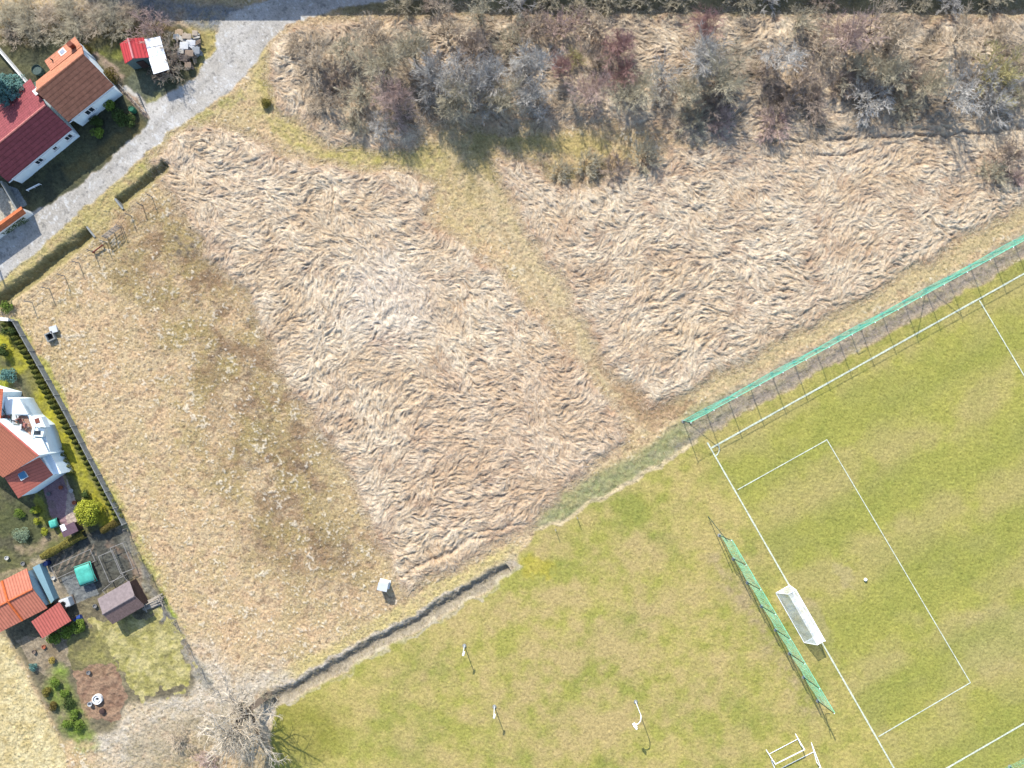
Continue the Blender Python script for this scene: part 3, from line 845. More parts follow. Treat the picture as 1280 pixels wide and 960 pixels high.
# courtyard wall with orange tile cap, and the yard's low end wall
def wall_between(name, a, b, th, h, mat, label, cat, cap=None, capw=0.0, caph=0.1):
    a, b = Vector(a), Vector(b); d = (b - a).normalized(); nn = Vector((-d.y, d.x, 0)); c = (a + b) / 2
    root = empty(name, (c.x, c.y, 0), label, cat)
    m = MB(); m.prism([(p.x, p.y) for p in (a + nn * th / 2, b + nn * th / 2, b - nn * th / 2, a - nn * th / 2)], -0.1, h); m.build('wall_panel', mat, root)
    if cap:
        m = MB(); e = capw / 2
        m.add([a + nn * e + Vector((0, 0, h)), b + nn * e + Vector((0, 0, h)), b + Vector((0, 0, h + 0.35)), a + Vector((0, 0, h + 0.35)), a - nn * e + Vector((0, 0, h)), b - nn * e + Vector((0, 0, h))],
              [(0, 1, 2, 3), (3, 2, 5, 4), (0, 3, 4), (1, 5, 2), (0, 4, 5, 1)])
        m.build('tiled_cap', cap, root)
    return root
g_ = lambda x, y, h=0: P(x, y, h).xy.to_3d()
wall_between('courtyard_wall', g_(-40, 312, 2), g_(29, 262, 2), 0.35, 1.9, M['pale_concrete'], 'courtyard wall capped with orange tiles beside the road', 'wall', roof_mat('orange_cap_tiles', A4(232, 132, 84), R(36), 5.0), 0.95)
wall_between('low_yard_wall', g_(0, 226, 1.2), g_(20, 262, 1.2), 0.2, 1.1, M['concrete'], 'thin grey wall closing the pale yard below the maroon roof', 'wall')
wall_between('garden_wall', g_(-20, 42, 1.4), g_(38, 110, 1.4), 0.14, 1.3, M['pale_concrete'], 'thin pale wall running behind the blue spruce to the orange roof', 'wall')

# red shed
a = Vector(P(160, 48, 3.0)); b = Vector(P(166.5, 73, 3.0))
root = empty('red_shed', ((a + b) / 2).xy.to_3d(), 'small shed with bright red gabled sheet roof', 'shed')
u, n, at = gable_roof(root, b, a, 3.0, 1.5, 2.3, 1.25, 2.3, M['red_metal'], 0.12, solid('shed_boards', A4(120, 140, 140), 0.9, 0.2, 5), ridge_mat=solid('pink_cap', A4(250, 170, 170), 0.6), tr=0.06)
dd = b + u * 0.08
m = MB(); m.box((dd.x + 0.25, dd.y, 0.95), (0.8, 0.06, 1.8), math.atan2(n.y, n.x)); m.build('door', M['wood_dark'], root)
# white flat roofed shed
root = empty('white_roofed_shed', G(196, 72), 'narrow shed with flat white roof next to the red roofed shed', 'shed')
h_ = 2.3
rc_ = [P(178.5, 49.5, h_), P(200, 45.5, h_), P(211, 86, h_), P(191.5, 92, h_)]
m = MB(); m.slab([rc_[0] , rc_[1], rc_[2] - Vector((0, 0, .12)), rc_[3] - Vector((0, 0, .12))], 0.08); rf = m.build('roof', M['white_metal'], root)
m = MB()
for t in (0.25, 0.5, 0.75):
    m.tube(rc_[0].lerp(rc_[3], t) + Vector((0, 0, .01)), rc_[1].lerp(rc_[2], t) + Vector((0, 0, .01)), 0.025, n=4)
m.build('seam', M['grey_metal'], rf)
cc = sum((Vector(p) for p in rc_), Vector()) / 4
m = MB(); m.prism([((p.x - cc.x) * .92 + cc.x, (p.y - cc.y) * .94 + cc.y) for p in rc_], -0.05, h_ - 0.25); m.build('wall', M['wood_dark'], root)

# ------------------------------------------------------------------ house with the terrace (left edge, middle)
RZ3 = math.atan2(-41, 48)
roof3 = roof_mat('brown_tiles', A4(206, 128, 100), RZ3, 3.0, var=0.12)
roof3b = roof_mat('salmon_tiles', A4(222, 128, 108), RZ3 + R(62), 3.0, var=0.12)
root = empty('terrace_house', G(25, 575), 'house with smooth brown main roof, salmon extension and white roof terrace', 'house')
ra, rb = P(-8, 522, 6.0), P(48, 570, 6.0)
dn = (P(4, 596, 3.4) - P(48, 570, 6.0)); 
m = MB(); ea = P(-62, 552, 4.2); eb = P(4, 597, 4.6)
m.slab([ra, rb, eb, ea], 0.14); rf = m.build('roof', roof3, root)
m = MB(); m.tube(ra + Vector((0, 0, .02)), rb + Vector((0, 0, .02)), 0.11, n=8); m.build('ridge_cap', solid('red_ridge', A4(214, 120, 104), 0.8), rf)
m = MB()
def inset(pts, k=0.93):
    c0 = sum((Vector(p) for p in pts), Vector()) / len(pts)
    return [((p.x - c0.x) * k + c0.x, (p.y - c0.y) * k + c0.y) for p in pts]
iw = inset([ra, rb, eb, ea], .95); tz = [5.78, 5.78, 4.38, 4.05]
m.add([(x, y, -.05) for x, y in iw] + [(x, y, z) for (x, y), z in zip(iw, tz)], [(0, 1, 2, 3), (7, 6, 5, 4)] + [(i, 4 + i, 4 + (i + 1) % 4, (i + 1) % 4) for i in range(4)]); m.build('wall', M['white'], root)
m = MB(); m.slab([P(4, 486, 4.4), P(1, 524, 4.4), P(-34, 521, 5.3), P(-31, 483, 5.3)], 0.12); m.build('side_roof', roof_mat('orange_side_tiles', A4(246, 140, 104), R(80), 3.0), root)
m = MB(); m.prism([(p.x, p.y) for p in (P(2, 490, 4), P(-2, 520, 4), P(-40, 516, 4), P(-40, 478, 4))], -0.05, 4.1); m.build('side_wall', M['white'], root)
# extension roof, low pitch towards the patio
m = MB(); ex = [P(5, 596, 4.3), P(48, 571, 4.3), P(66, 594, 3.5), P(23, 623, 3.5)]
m.slab(ex, 0.12); er = m.build('extension_roof', roof3b, root)
m = MB(); m.prism(inset(ex, .93), -0.05, 3.3); m.build('extension_wall', M['white'], root)
kc = P(28, 594, 4.15); rx = math.atan2((ex[1] - ex[0]).y, (ex[1] - ex[0]).x)
m = MB(); m.box((kc.x, kc.y, 4.07), (0.9, 0.9, 0.12), rx); s_ = m.build('skylight', M['grey_metal'], root)
m = MB(); m.box((kc.x, kc.y, 4.145), (0.74, 0.74, 0.03), rx); m.build('pane', solid('blue_glass', A4(80, 150, 190), 0.15, 0.1, 2, spec=0.5), s_)
# white terrace block
th = 2.9
ter = [P(4, 496, th), P(24, 498, th), P(36, 519, th), P(52, 532, th), P(57, 547, th), P(63, 569, th), P(76, 592, th), P(66, 593, th), P(48, 571, th), P(6, 532, th)]
m = MB(); m.prism([(p.x, p.y) for p in ter], -0.05, th - 0.12); tb = m.build('terrace_block', M['white'], root)
def wslab(name, pts, h, t, mat, par):
    m = MB(); m.prism([(P(x, y, h).x, P(x, y, h).y) for x, y in pts], h - t, h); return m.build(name, mat, par)
wslab('terrace_roof', [(4, 496), (24, 498), (35, 518), (8, 518)], 3.3, 0.3, M['white'], root)
wslab('terrace_floor', [(9, 520), (34, 520), (40, 534), (38, 546), (25, 546)], 2.84, 0.05, solid('terrace_tiles', A4(200, 160, 140), 0.9, 0.25, 8), root)
wslab('canopy', [(24, 547), (52, 548), (62, 569), (48, 569.5)], 3.25, 0.2, M['white'], root)
wslab('lower_canopy', [(50, 571), (64, 571), (75, 591), (67, 592)], 2.75, 0.15, M['grey_metal'], root)  # grey stands in for a white roof in shade
wslab('parapet', [(35.5, 519), (38, 519), (43.5, 534), (41, 546), (38.5, 546), (40.5, 534)], 3.5, 0.6, M['white'], root)
dk = empty('dormer', (0, 0, 0), None, None); dk.parent = root
bpy.data.objects.remove(dk)
m = MB(); m.prism([(P(x, y, 3.9).x, P(x, y, 3.9).y) for x, y in ((38, 520), (51, 521), (57, 534), (43, 533))], 2.9, 3.9); db = m.build('dormer', M['white'], root)
m = MB(); c4_ = P(46.5, 526, 3.92); m.box((c4_.x, c4_.y, 3.915), (0.5, 0.55, 0.04), 0.3); m.build('roof_hatch', M['brick'], db)
m = MB(); m.prism([(P(x, y, 3.4).x, P(x, y, 3.4).y) for x, y in ((42, 534.5), (56, 535.5), (53, 546), (40, 545))], 2.9, 3.4); db = m.build('bay', M['white'], root)
m = MB(); c4_ = P(46.5, 541, 3.42); m.box((c4_.x, c4_.y, 3.415), (0.75, 0.45, 0.04), 0.0); m.build('window', M['glass'], db)
m = MB()
for (x0, y0), (x1, y1) in (((3, 511), (14, 531)), ((0, 521), (14, 528)), ((0, 529), (24, 531)), ((14, 518), (14, 532)), ((20, 519), (24, 531))):
    m.tube(P(x0, y0, 3.6), P(x1, y1, 3.6), 0.05, n=5)
for x, y in ((14, 518), (14, 532), (24, 531)): m.tube(P(x, y, 3.6), P(x, y, 2.8) , 0.05, n=5)
m.build('pergola', M['dark_metal'], root)
# terrace furniture
def slat_table(px, py, z, sx, sy, rz, label):
    c = P(px, py, z + 0.7)
    r_ = empty('terrace_table', (c.x, c.y, z), label, 'table')
    m = MB(); m.box((c.x, c.y, z + 0.72), (sx, sy, 0.05), rz); m.build('tabletop', M['plastic_white'], r_)
    for a_ in (-1, 1):
        for b_ in (-1, 1):
            x = a_ * sx * .42; y = b_ * sy * .4
            m = MB(); X_ = c.x + x * math.cos(rz) - y * math.sin(rz); Y_ = c.y + x * math.sin(rz) + y * math.cos(rz)
            m.tube((X_, Y_, z), (X_, Y_, z + 0.7), 0.03); m.build('leg', M['grey_metal'], r_)
slat_table(20, 533, 2.84, 1.2, 0.6, R(-5), 'long white table on the brown floor of the roof terrace')
slat_table(19, 522, 2.84, 0.7, 0.6, R(-10), 'small square white table on the roof terrace nearest the white roof')
def chair(px, py, z, rz, label):
    c = P(px, py, z)
    r_ = empty('terrace_chair', (c.x, c.y, z), label, 'chair', 'chairs on the roof terrace')
    def L_(x, y): return (c.x + x * math.cos(rz) - y * math.sin(rz), c.y + x * math.sin(rz) + y * math.cos(rz))
    x, y = L_(0, 0)
    m = MB(); m.box((x, y, z + .45), (.46, .46, .07), rz); m.build('seat', M['cushion'], r_)
    x, y = L_(0, .23)
    m = MB(); m.box((x, y, z + .72), (.46, .06, .5), rz); m.build('backrest', M['cushion'], r_)
    for a_ in (-.19, .19):
        for b_ in (-.19, .19):
            x, y = L_(a_, b_); m = MB(); m.tube((x, y, z), (x, y, z + .42), .022); m.build('leg', M['white_metal'], r_)
chair(28, 526, 2.84, 0.4, 'rust cushioned terrace chair nearest the parapet')
chair(27, 538, 2.84, 2.6, 'rust cushioned terrace chair between long table and white canopy')
chair(34, 531, 2.84, 4.5, 'rust cushioned terrace chair by the bay with the dark window')
chair(12, 521.5, 2.84, 1.2, 'rust cushioned terrace chair beside the small square table')

# ------------------------------------------------------------------ cottage with orange roof (left edge, lower)
a = Vector(P(-22, 768, 2.9)); b = Vector(P(41, 736, 2.9))
RZ4 = math.atan2((b - a).y, (b - a).x)
roof4 = roof_mat('orange_sheet_roof', A4(234, 146, 118), RZ4, 3.0, ribs=True, var=0.2)
root = empty('cottage', ((a + b) / 2).xy.to_3d(), 'cottage with ribbed orange roof and raised orange cap across it', 'cottage')
u, n, at = gable_roof(root, a, b, 2.95, 2.6, 2.15, 2.35, 2.2, roof4, 0.35, solid('shade_blue_wall', A4(190, 215, 225), 0.8, 0.05), tr=0.1, ridge_mat=solid('orange_ridge', A4(240, 130, 84), 0.7))  # white wall, with the blue of its shade put into the colour
e = a + u * ((b - a).length - 3.0)
m = MB(); m.tube(at(e, 0, 3.03), at(e, -2.35, 2.28), 0.12, n=6); m.tube(at(e, 0, 3.03), at(e, 2.6, 2.23), 0.12, n=6); m.build('cross_cap', solid('orange_cap', A4(244, 128, 72), 0.7), root)
m = MB(); m.prism([(p.x, p.y) for p in (at(b, -2.2, 0), at(b + u * 0.85, -2.2, 0), at(b + u * 0.5, 2.1, 0), at(b, 2.3, 0))], -0.05, 1.1); m.build('shade_ledge', solid('shade_blue_sheet', A4(150, 190, 205), 0.7, 0.06), root)  # added ledge, its blue painted as the white gable wall in shade
root = empty('porch', G(66, 772), 'small lean-to with ribbed red roof below the cottage', 'shed')
pr = [P(39, 777, 2.3), P(74, 752.5, 2.3), P(89, 776, 2.0), P(53, 798, 2.0)]
m = MB(); m.slab(pr, 0.07); m.build('roof', roof_mat('red_ribbed_roof', A4(226, 124, 110), RZ4, 3.0, ribs=True, var=0.2), root)
for i, p in enumerate(inset(pr, .88)):
    m = MB(); m.box((p[0], p[1], 0.95), (0.12, 0.12, 2.0), RZ4); m.build('post', M['wood_dark'], root)
pw = inset(pr, .86)
m = MB(); m.prism([pw[0], pw[1], (pw[1][0] * .6 + pw[2][0] * .4, pw[1][1] * .6 + pw[2][1] * .4), (pw[0][0] * .6 + pw[3][0] * .4, pw[0][1] * .6 + pw[3][1] * .4)], 0, 1.85); m.build('wall', M['wood_dark'], root)

# felt roofed shed
a = Vector(P(128.5, 767.5, 2.5)); b = Vector(P(168.5, 744.5, 2.5))
root = empty('felt_shed', ((a + b) / 2).xy.to_3d(), 'garden shed with grey mauve felt roof, brown on its shady side', 'shed')
u, n, at = gable_roof(root, a, b, 2.55, 1.5, 1.75, 1.75, 1.9, M['felt'], 0.15, M['wood_dark'], tr=0.06)
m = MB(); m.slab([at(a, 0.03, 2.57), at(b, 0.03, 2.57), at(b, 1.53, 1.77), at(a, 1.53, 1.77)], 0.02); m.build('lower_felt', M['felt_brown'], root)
m = MB(); c_ = at(a + u * 1.3, 1.37, 0.85); m.box((c_.x, c_.y, 0.85), (0.8, 0.05, 1.5), math.atan2(u.y, u.x)); m.build('door', M['wood'], root)

# ------------------------------------------------------------------ small garden things
def tarp_box(px, py, sx, sy, h, rz, mat, name, label, cat):
    c = GZ(px, py)
    root = empty(name, c, label, cat)
    m = MB(); m.box((c.x, c.y, h / 2 - .1), (sx * .94, sy * .94, h), rz); m.build('frame', M['wood_dark'], root)
    m = MB(); nn = 10; vs_ = []; fs = []
    r_ = np.random.default_rng(int(px))
    for j in range(nn + 1):
        for i in range(nn + 1):
            x = (i / nn - .5) * sx; y = (j / nn - .5) * sy
            edge_ = max(abs(i / nn - .5), abs(j / nn - .5)) > .49
            z = h + .12 * (1 - (2 * abs(j / nn - .5)) ** 2) + r_.normal(0, .018) - (0.35 if edge_ else 0)
            vs_.append((c.x + x * math.cos(rz) - y * math.sin(rz), c.y + x * math.sin(rz) + y * math.cos(rz), z))
    for j in range(nn):
        for i in range(nn):
            k = j * (nn + 1) + i; fs.append((k, k + 1, k + nn + 2, k + nn + 1))
    m.add(vs_, fs); m.build('cover', mat, root, smooth=True)
tarp_box(110, 716, 2.0, 2.35, 0.95, R(20), M['turq'], 'covered_bed', 'large garden box under a turquoise tarpaulin on grey paving', 'garden box')
tarp_box(70, 653.5, 0.9, 1.0, 0.7, R(20), M['turq'], 'covered_sandbox', 'small box with turquoise cover at the end of the mauve patio', 'garden box')
c = P(86, 662, 1.6)
root = empty('tool_shed', (c.x, c.y, 0), 'little shed with flat dark mauve roof beside the small turquoise cover', 'shed')
m = MB(); m.box((c.x, c.y, 0.75), (1.5, 0.95, 1.5), R(25)); m.build('wall', M['wood_dark'], root)
m = MB(); m.box((c.x, c.y, 1.54), (1.75, 1.15, 0.07), R(25)); m.build('roof', solid('mauve_felt', A4(120, 96, 108), 0.9, 0.15), root)
m = MB(); m.box((c.x - .62, c.y + .22, 1.6), (0.5, 0.7, 0.05), R(25)); m.build('hatch', M['white_metal'], root)
# water tank
c = GZ(87, 751)
root = empty('water_tank', c, 'white cube water tank on a pallet beside the grey paving', 'water tank', rz=R(20))
m = MB(); m.box((c.x, c.y, c.z + .08), (1.25, 1.1, 0.16), R(20)); m.build('pallet', M['wood'], root)
m = MB(); m.box((c.x, c.y, c.z + .66), (1.15, 1.0, 1.0), R(20)); m.build('tank', M['plastic_white'], root, bevel=0.08)
m = MB(); m.lathe((c.x, c.y, c.z + 1.16), [(.17, 0), (.17, .06), (.14, .08)], 14); m.build('lid', M['dark'], root)
for t in (-.4, 0, .4):
    for s in (-1, 1):
        m = MB()
        x, y = t, s * .53
        X_, Y_ = c.x + x * math.cos(R(20)) - y * math.sin(R(20)), c.y + x * math.sin(R(20)) + y * math.cos(R(20))
        m.tube((X_, Y_, c.z + .16), (X_, Y_, c.z + 1.14), .02, n=5); m.build('cage_bar', M['grey_metal'], root)
def barrel(px, py, mat, label, name='barrel', s=1.0, lying=False):
    c = GZ(px, py)
    m = MB()
    if lying:
        d = Vector((.9, .45, 0)).normalized()
        m.tube(c - d * .42 + Vector((0, 0, .3)), c + d * .42 + Vector((0, 0, .3)), .28, n=14)
        m.tube(c - d * .2 + Vector((0, 0, .3)), c - d * .16 + Vector((0, 0, .3)), .305, n=14)
        m.tube(c + d * .16 + Vector((0, 0, .3)), c + d * .2 + Vector((0, 0, .3)), .305, n=14)
    else:
        m.lathe(c, [(.26 * s, 0), (.3 * s, .1), (.3 * s, .42), (.32 * s, .45), (.3 * s, .48), (.28 * s, .85 * s), (.24 * s, .87 * s), (.22 * s, .8 * s)], 16)
    m.top(name, mat, label, 'barrel', smooth=False)
barrel(99, 772, M['blue'], 'blue plastic barrel lying by the corner of the red ribbed roof', lying=True)
barrel(61, 703, solid('navy_plastic', A4(30, 50, 100), .5), 'dark navy barrel at the end of the clipped box hedge')
barrel(168, 139, M['green_plastic'], 'green barrel beside the driveway boards', s=1.1)
barrel(66.5, 750.5, solid('yellow_plastic', A4(210, 190, 60), .6), 'small yellow tub between cottage and water tank', name='tub', s=.8)
# fire pit of stone rings
c = GZ(123, 873)
root = empty('well_ring', c, 'round white concrete well ring in the brown garden bed', 'well')
m = MB(); m.lathe(c, [(.55, -.1), (.55, .42), (.43, .42), (.43, -.05)], 28); m.build('ring', M['pale_concrete'], root)
m = MB(); m.lathe(c, [(.33, 0), (.33, .3), (.22, .3), (.22, 0)], 20); m.build('inner_ring', M['white_metal'], root)
m = MB(); m.lathe(c, [(.42, 0), (.42, .02)], 20); m.build('bottom', M['concrete'], root)
c = GZ(114.5, 878.5)
m = MB(); m.lathe(c, [(.2, 0), (.26, .4), (.23, .4), (.18, .05)], 14); m.top('bucket', M['plastic_white'], 'white bucket standing beside the well ring', 'bucket')
c = GZ(129, 888)
m = MB(); m.lathe(c, [(.2, 0), (.3, .1), (.32, .35), (.2, .4), (.05, .42)], 12); m.top('planter', M['wood_dark'], 'dark round planter just below the well ring', 'planter')
# wooden frames in the vegetable plot
def frame_net(px0, py0, px1, py1, wd, h, label):
    a = GZ(px0, py0); b = GZ(px1, py1); c = (a + b) / 2; d = (b - a).normalized(); nn = Vector((-d.y, d.x, 0)) * wd / 2
    root = empty('garden_frame', c, label, 'garden frame', 'frames of the vegetable plot')
    Z = Vector((0, 0, h))
    for p, q_ in ((a + nn, b + nn), (a - nn, b - nn), (a + nn, a - nn), (b + nn, b - nn)):
        m = MB(); m.tube(p + Z, q_ + Z, .035, n=5); m.build('rail', M['post'], root)
    for p in (a + nn, a - nn, b + nn, b - nn):
        m = MB(); m.tube(p, p + Z, .035, n=5); m.build('post', M['post'], root)
frame_net(136, 690, 150, 722, 1.7, 0.9, 'long open frame over the dark bed right of the turquoise tarpaulin')
frame_net(150, 680, 163, 712, 1.5, 0.9, 'open frame over the dark bed nearest the meadow path')
frame_net(70, 715, 118, 693, 1.4, 0.5, 'low frame over the striped rows above the turquoise tarpaulin')
frame_net(136, 742, 160, 722, 1.3, 0.6, 'low frame above the felt roofed shed')
# board pile right of the shed
c = GZ(192, 753)
m = MB(); rr = random.Random(4)
for i in range(9):
    a_ = R(22 + rr.uniform(-6, 6)); m.box((c.x + rr.uniform(-.15, .15), c.y - .5 + i * .13, .1 + .08 * rr.random()), (rr.uniform(1.9, 2.5), .16, .1), a_)
for s in (-.9, .9): m.box((c.x + s, c.y - .1 + s * .38, .25), (.1, 1.3, .1), R(22))
m.top('board_pile', M['wood_pale'], 'pile of pale boards right of the felt roofed shed', 'boards')
m = MB(); wallp = [(178, 757), (206, 745)]
a, b = GZ(*wallp[0]), GZ(*wallp[1]); d = (b - a).normalized()
for i in range(3): m.tube(a + Vector((0, 0, .3 + .25 * i)), b + Vector((0, 0, .3 + .25 * i)), .04, n=5)
for t in (0, .33, .66, 1): m.tube(a.lerp(b, t), a.lerp(b, t) + Vector((0, 0, .95)), .05, n=5)
m.top('rail_fence', M['wood_pale'], 'short pale rail fence right of the felt roofed shed', 'fence')
# driveway gate posts and boards
for (x0, y0, x1, y1), lb in (((152, 108, 182, 142), 'low white board edging along the driveway path'), ((174, 118, 181, 135), 'short white gate leaf lying open by the driveway')):
    a, b = GZ(x0, y0), GZ(x1, y1); m = MB()
    for i in range(2): m.tube(a + Vector((0, 0, .25 + .35 * i)), b + Vector((0, 0, .25 + .35 * i)), .035, n=5)
    k = 7
    for t in range(k): m.tube(a.lerp(b, t / (k - 1)), a.lerp(b, t / (k - 1)) + Vector((0, 0, .75)), .04, n=5)
    m.top('board_fence', M['wood_pale'], lb, 'fence')
a, b = GZ(36, 239), GZ(52, 231)
m = MB()
for t in (0, .5, 1): m.tube(a.lerp(b, t), a.lerp(b, t) + Vector((0, 0, .55)), .03, n=5)
m.tube(a + Vector((0, 0, .55)), b + Vector((0, 0, .55)), .05, n=6); m.tube(a + Vector((0, 0, .3)), b + Vector((0, 0, .3)), .03, n=6)
m.top('clothes_rail', M['white_metal'], 'small pale metal rail in the shade below the maroon roofed house', 'rail')
c = GZ(50, 90)
m = MB(); m.lathe(c, [(.55, 0), (.6, .75), (.57, .78), (.5, .6)], 18); m.top('water_butt', solid('dark_green_tank', A4(90, 110, 105), .5), 'round dark green water butt beside the orange roof annex', 'water butt')

# junk pile: each piece a thing of its own
rr = random.Random(21)
jc = [A4(240, 242, 245), A4(205, 188, 168), A4(170, 150, 132), A4(225, 220, 210), A4(170, 175, 180), A4(205, 180, 150), A4(120, 110, 105)]
jm = [solid('junk_%s' % k, jc[i], .8, .15, 5) for i, k in enumerate(('white', 'tan', 'brown', 'cream', 'grey', 'sand', 'dark'))]
jn = ['white', 'tan', 'brown', 'cream', 'grey', 'sandy', 'dark']
jspots = [(233, 60, 0, .9, .7), (241, 56, 0, 1.0, .5), (248, 66, 4, .8, .7), (236, 48, 1, 1.0, .5), (226, 43, 5, .9, .5), (247, 50, 3, .9, .25), (222, 48, 4, .6, .5), (240, 70, 2, .9, .6), (233, 76, 6, .8, .6), (244, 77, 5, .8, .3),
          (228, 66, 3, .7, .5), (238, 84, 2, .7, .5), (250, 58, 2, .8, .2), (224, 56, 1, 1.2, .2), (230, 52, 3, 1.3, .15), (243, 62, 0, 1.1, .2), (227, 74, 4, 1.0, .2), (246, 44, 1, .6, .5)]
place_w = ['at the heart of', 'on the right of', 'at the far right of', 'near the top of', 'at the upper left of', 'at the upper right of', 'on the left rim of', 'in the lower middle of', 'in the lower left of', 'at the lower right of',
           'left of the centre of', 'at the very bottom of', 'on the outer right rim of', 'across the left side of', 'lying across the top of', 'across the middle of', 'at the lower left rim of', 'at the top right rim of']
for i, (x, y, k, sx, sy) in enumerate(jspots):
    c = GZ(x, y); m = MB(); a_ = rr.uniform(0, 3.1)
    if sy < .35:
        h0 = rr.uniform(.25, .6)
        for t in range(3):
            a2 = a_ + rr.uniform(-.2, .2)
            dx_, dy_ = math.cos(a2) * sx, math.sin(a2) * sx
            m.slab([(c.x - dx_ / 2, c.y - dy_ / 2 + t * .16, h0), (c.x + dx_ / 2, c.y + dy_ / 2 + t * .16, h0 + .25), (c.x + dx_ / 2 - dy_ * .12, c.y + dy_ / 2 + t * .16 + dx_ * .12, h0 + .26), (c.x - dx_ / 2 - dy_ * .12, c.y - dy_ / 2 + t * .16 + dx_ * .12, h0 + .01)], .05)
        m.slab([(c.x - .2, c.y - .2, .05), (c.x + .2, c.y - .2, .05), (c.x + .2, c.y + .2, h0), (c.x - .2, c.y + .2, h0)], .06)
        m.top('scrap_boards', jm[k], '%s scrap boards %s the junk pile by the road' % (jn[k], place_w[i]), 'scrap', 'junk heaped beside the road')
    else:
        h = rr.uniform(.35, .8)
        m.box((c.x, c.y, h / 2), (sx, sy, h), a_)
        m.slab([(c.x - sx * .6, c.y - sy * .5, h + .02), (c.x + sx * .5, c.y - sy * .6, h + .06), (c.x + sx * .55, c.y + sy * .5, h + .16), (c.x - sx * .5, c.y + sy * .6, h + .08)], .04)
        m.box((c.x + sx * .5, c.y - sy * .3, h * .3), (sx * .4, sy * .4, h * .6), a_ + .5)
        m.top('scrap_box', jm[k], '%s box of scrap %s the junk pile by the road' % (jn[k], place_w[i]), 'scrap', 'junk heaped beside the road', bevel=.03)

# ------------------------------------------------------------------ concrete boundary fence along the thujas
def line_pts(pts, step):
    out = []; pts = [Vector(p) for p in pts]
    for a, b in zip(pts[:-1], pts[1:]):
        n_ = max(1, round((b - a).length / step))
        for i in range(n_): out.append(a.lerp(b, i / n_))
    out.append(pts[-1]); return out
fp = line_pts([GZ(22, 402), GZ(84, 512), GZ(158, 654)], 2.0)
c = fp[len(fp) // 2]
root = empty('concrete_fence', c, 'grey concrete slab fence between the thuja row and the mown meadow', 'fence')
for i, p in enumerate(fp):
    m = MB(); m.box((p.x, p.y, .55), (.13, .13, 1.25), R(60)); m.build('post', M['concrete'], root)
    if i < len(fp) - 1:
        q2 = fp[i + 1]; d = (q2 - p).normalized(); cc = (p + q2) / 2
        m = MB(); m.box((cc.x, cc.y, .55), ((q2 - p).length - .17, .07, 1.15), math.atan2(d.y, d.x)); m.build('panel', M['concrete'], root)
c = GZ(13, 400)
m = MB(); m.box((c.x, c.y, .6), (.9, .25, 1.3), R(-5)); m.box((c.x, c.y, 1.3), (1.0, .35, .1), R(-5)); m.top('gate_pillar', M['pale_concrete'], 'pale concrete pillar at the road end of the slab fence', 'pillar')

def post_fence(name, pts, h, label, cat, mat, r=.035, wires=(0.35, 0.7, 1.0), wire_r=.008, postname='post'):
    c = sum((Vector(p) for p in pts), Vector()) / len(pts)
    root = empty(name, (c.x, c.y, 0), label, cat)
    for p in pts:
        m = MB(); m.tube(p - Vector((0, 0, .05)), p + Vector((0, 0, h)), r, n=6); m.build(postname, mat, root)
    m = MB()
    for z in wires:
        for a, b in zip(pts[:-1], pts[1:]): m.tube(a + Vector((0, 0, z * h)), b + Vector((0, 0, z * h)), wire_r, n=3)
    m.build('wire', M['wire'], root)
    return root
post_fence('wire_fence', [GZ(*p) for p in ((40, 378), (62, 361), (81, 345), (99, 329), (118, 315), (133, 303))], 1.7, 'rusty wire fence with thin posts along the lower end of the ditch', 'fence', M['post'], .05, wire_r=.014)
post_fence('wire_fence', [GZ(*p) for p in ((153, 284), (164, 270), (178, 257), (190, 246))], 1.7, 'short wire fence with thin posts above the field gate', 'fence', M['post'], .05, wire_r=.014)
post_fence('wire_fence', [GZ(*p) for p in ((160, 660), (174, 690), (190, 718), (204, 745), (220, 775), (236, 805), (252, 835), (272, 862))], 1.4, 'thin wire fence running from the thuja row past the sheds to the big bare tree', 'fence', M['post'], .04, wire_r=.014)
# field gate
a, b = GZ(135, 298), GZ(151, 285); Z = Vector((0, 0, 1))
root = empty('field_gate', (a + b) / 2, 'barred metal field gate in the wire fence throwing a grid shadow', 'gate')
for t in (0, .5, 1):
    m = MB(); m.tube(a.lerp(b, t), a.lerp(b, t) + Z * 1.5, .05, n=6); m.build('post', M['post'], root)
for i in range(5):
    m = MB(); m.tube(a + Z * (.25 + i * .3), b + Z * (.25 + i * .3), .035, n=5); m.build('bar', M['post'], root)
for i in range(5):
    m = MB(); m.tube(a.lerp(b, .1 + i * .2) + Z * .2, a.lerp(b, .1 + i * .2) + Z * 1.45, .025, n=5); m.build('upright', M['post'], root)
c = GZ(124, 312)
m = MB(); m.tube(c + Vector((-.6, -.4, .3)), c + Vector((.6, .45, .35)), .09, n=7); m.tube(c + Vector((-.5, -.4, 0)), c + Vector((-.5, -.4, .4)), .06); m.tube(c + Vector((.5, .4, 0)), c + Vector((.5, .4, .45)), .06)
m.top('fallen_bar', M['brick'], 'reddish fallen barrier bar beside the field gate', 'barrier')

# drainage: culvert head walls
for x, y, lb in ((114, 290, 'concrete culvert end at the top of the long ditch by the road'), (149, 255, 'concrete culvert end at the foot of the short ditch by the road')):
    c = G(x, y); m = MB(); m.box((c.x, c.y, -.3), (1.5, .2, .9), R(-52)); m.top('culvert', M['concrete'], lb, 'culvert')
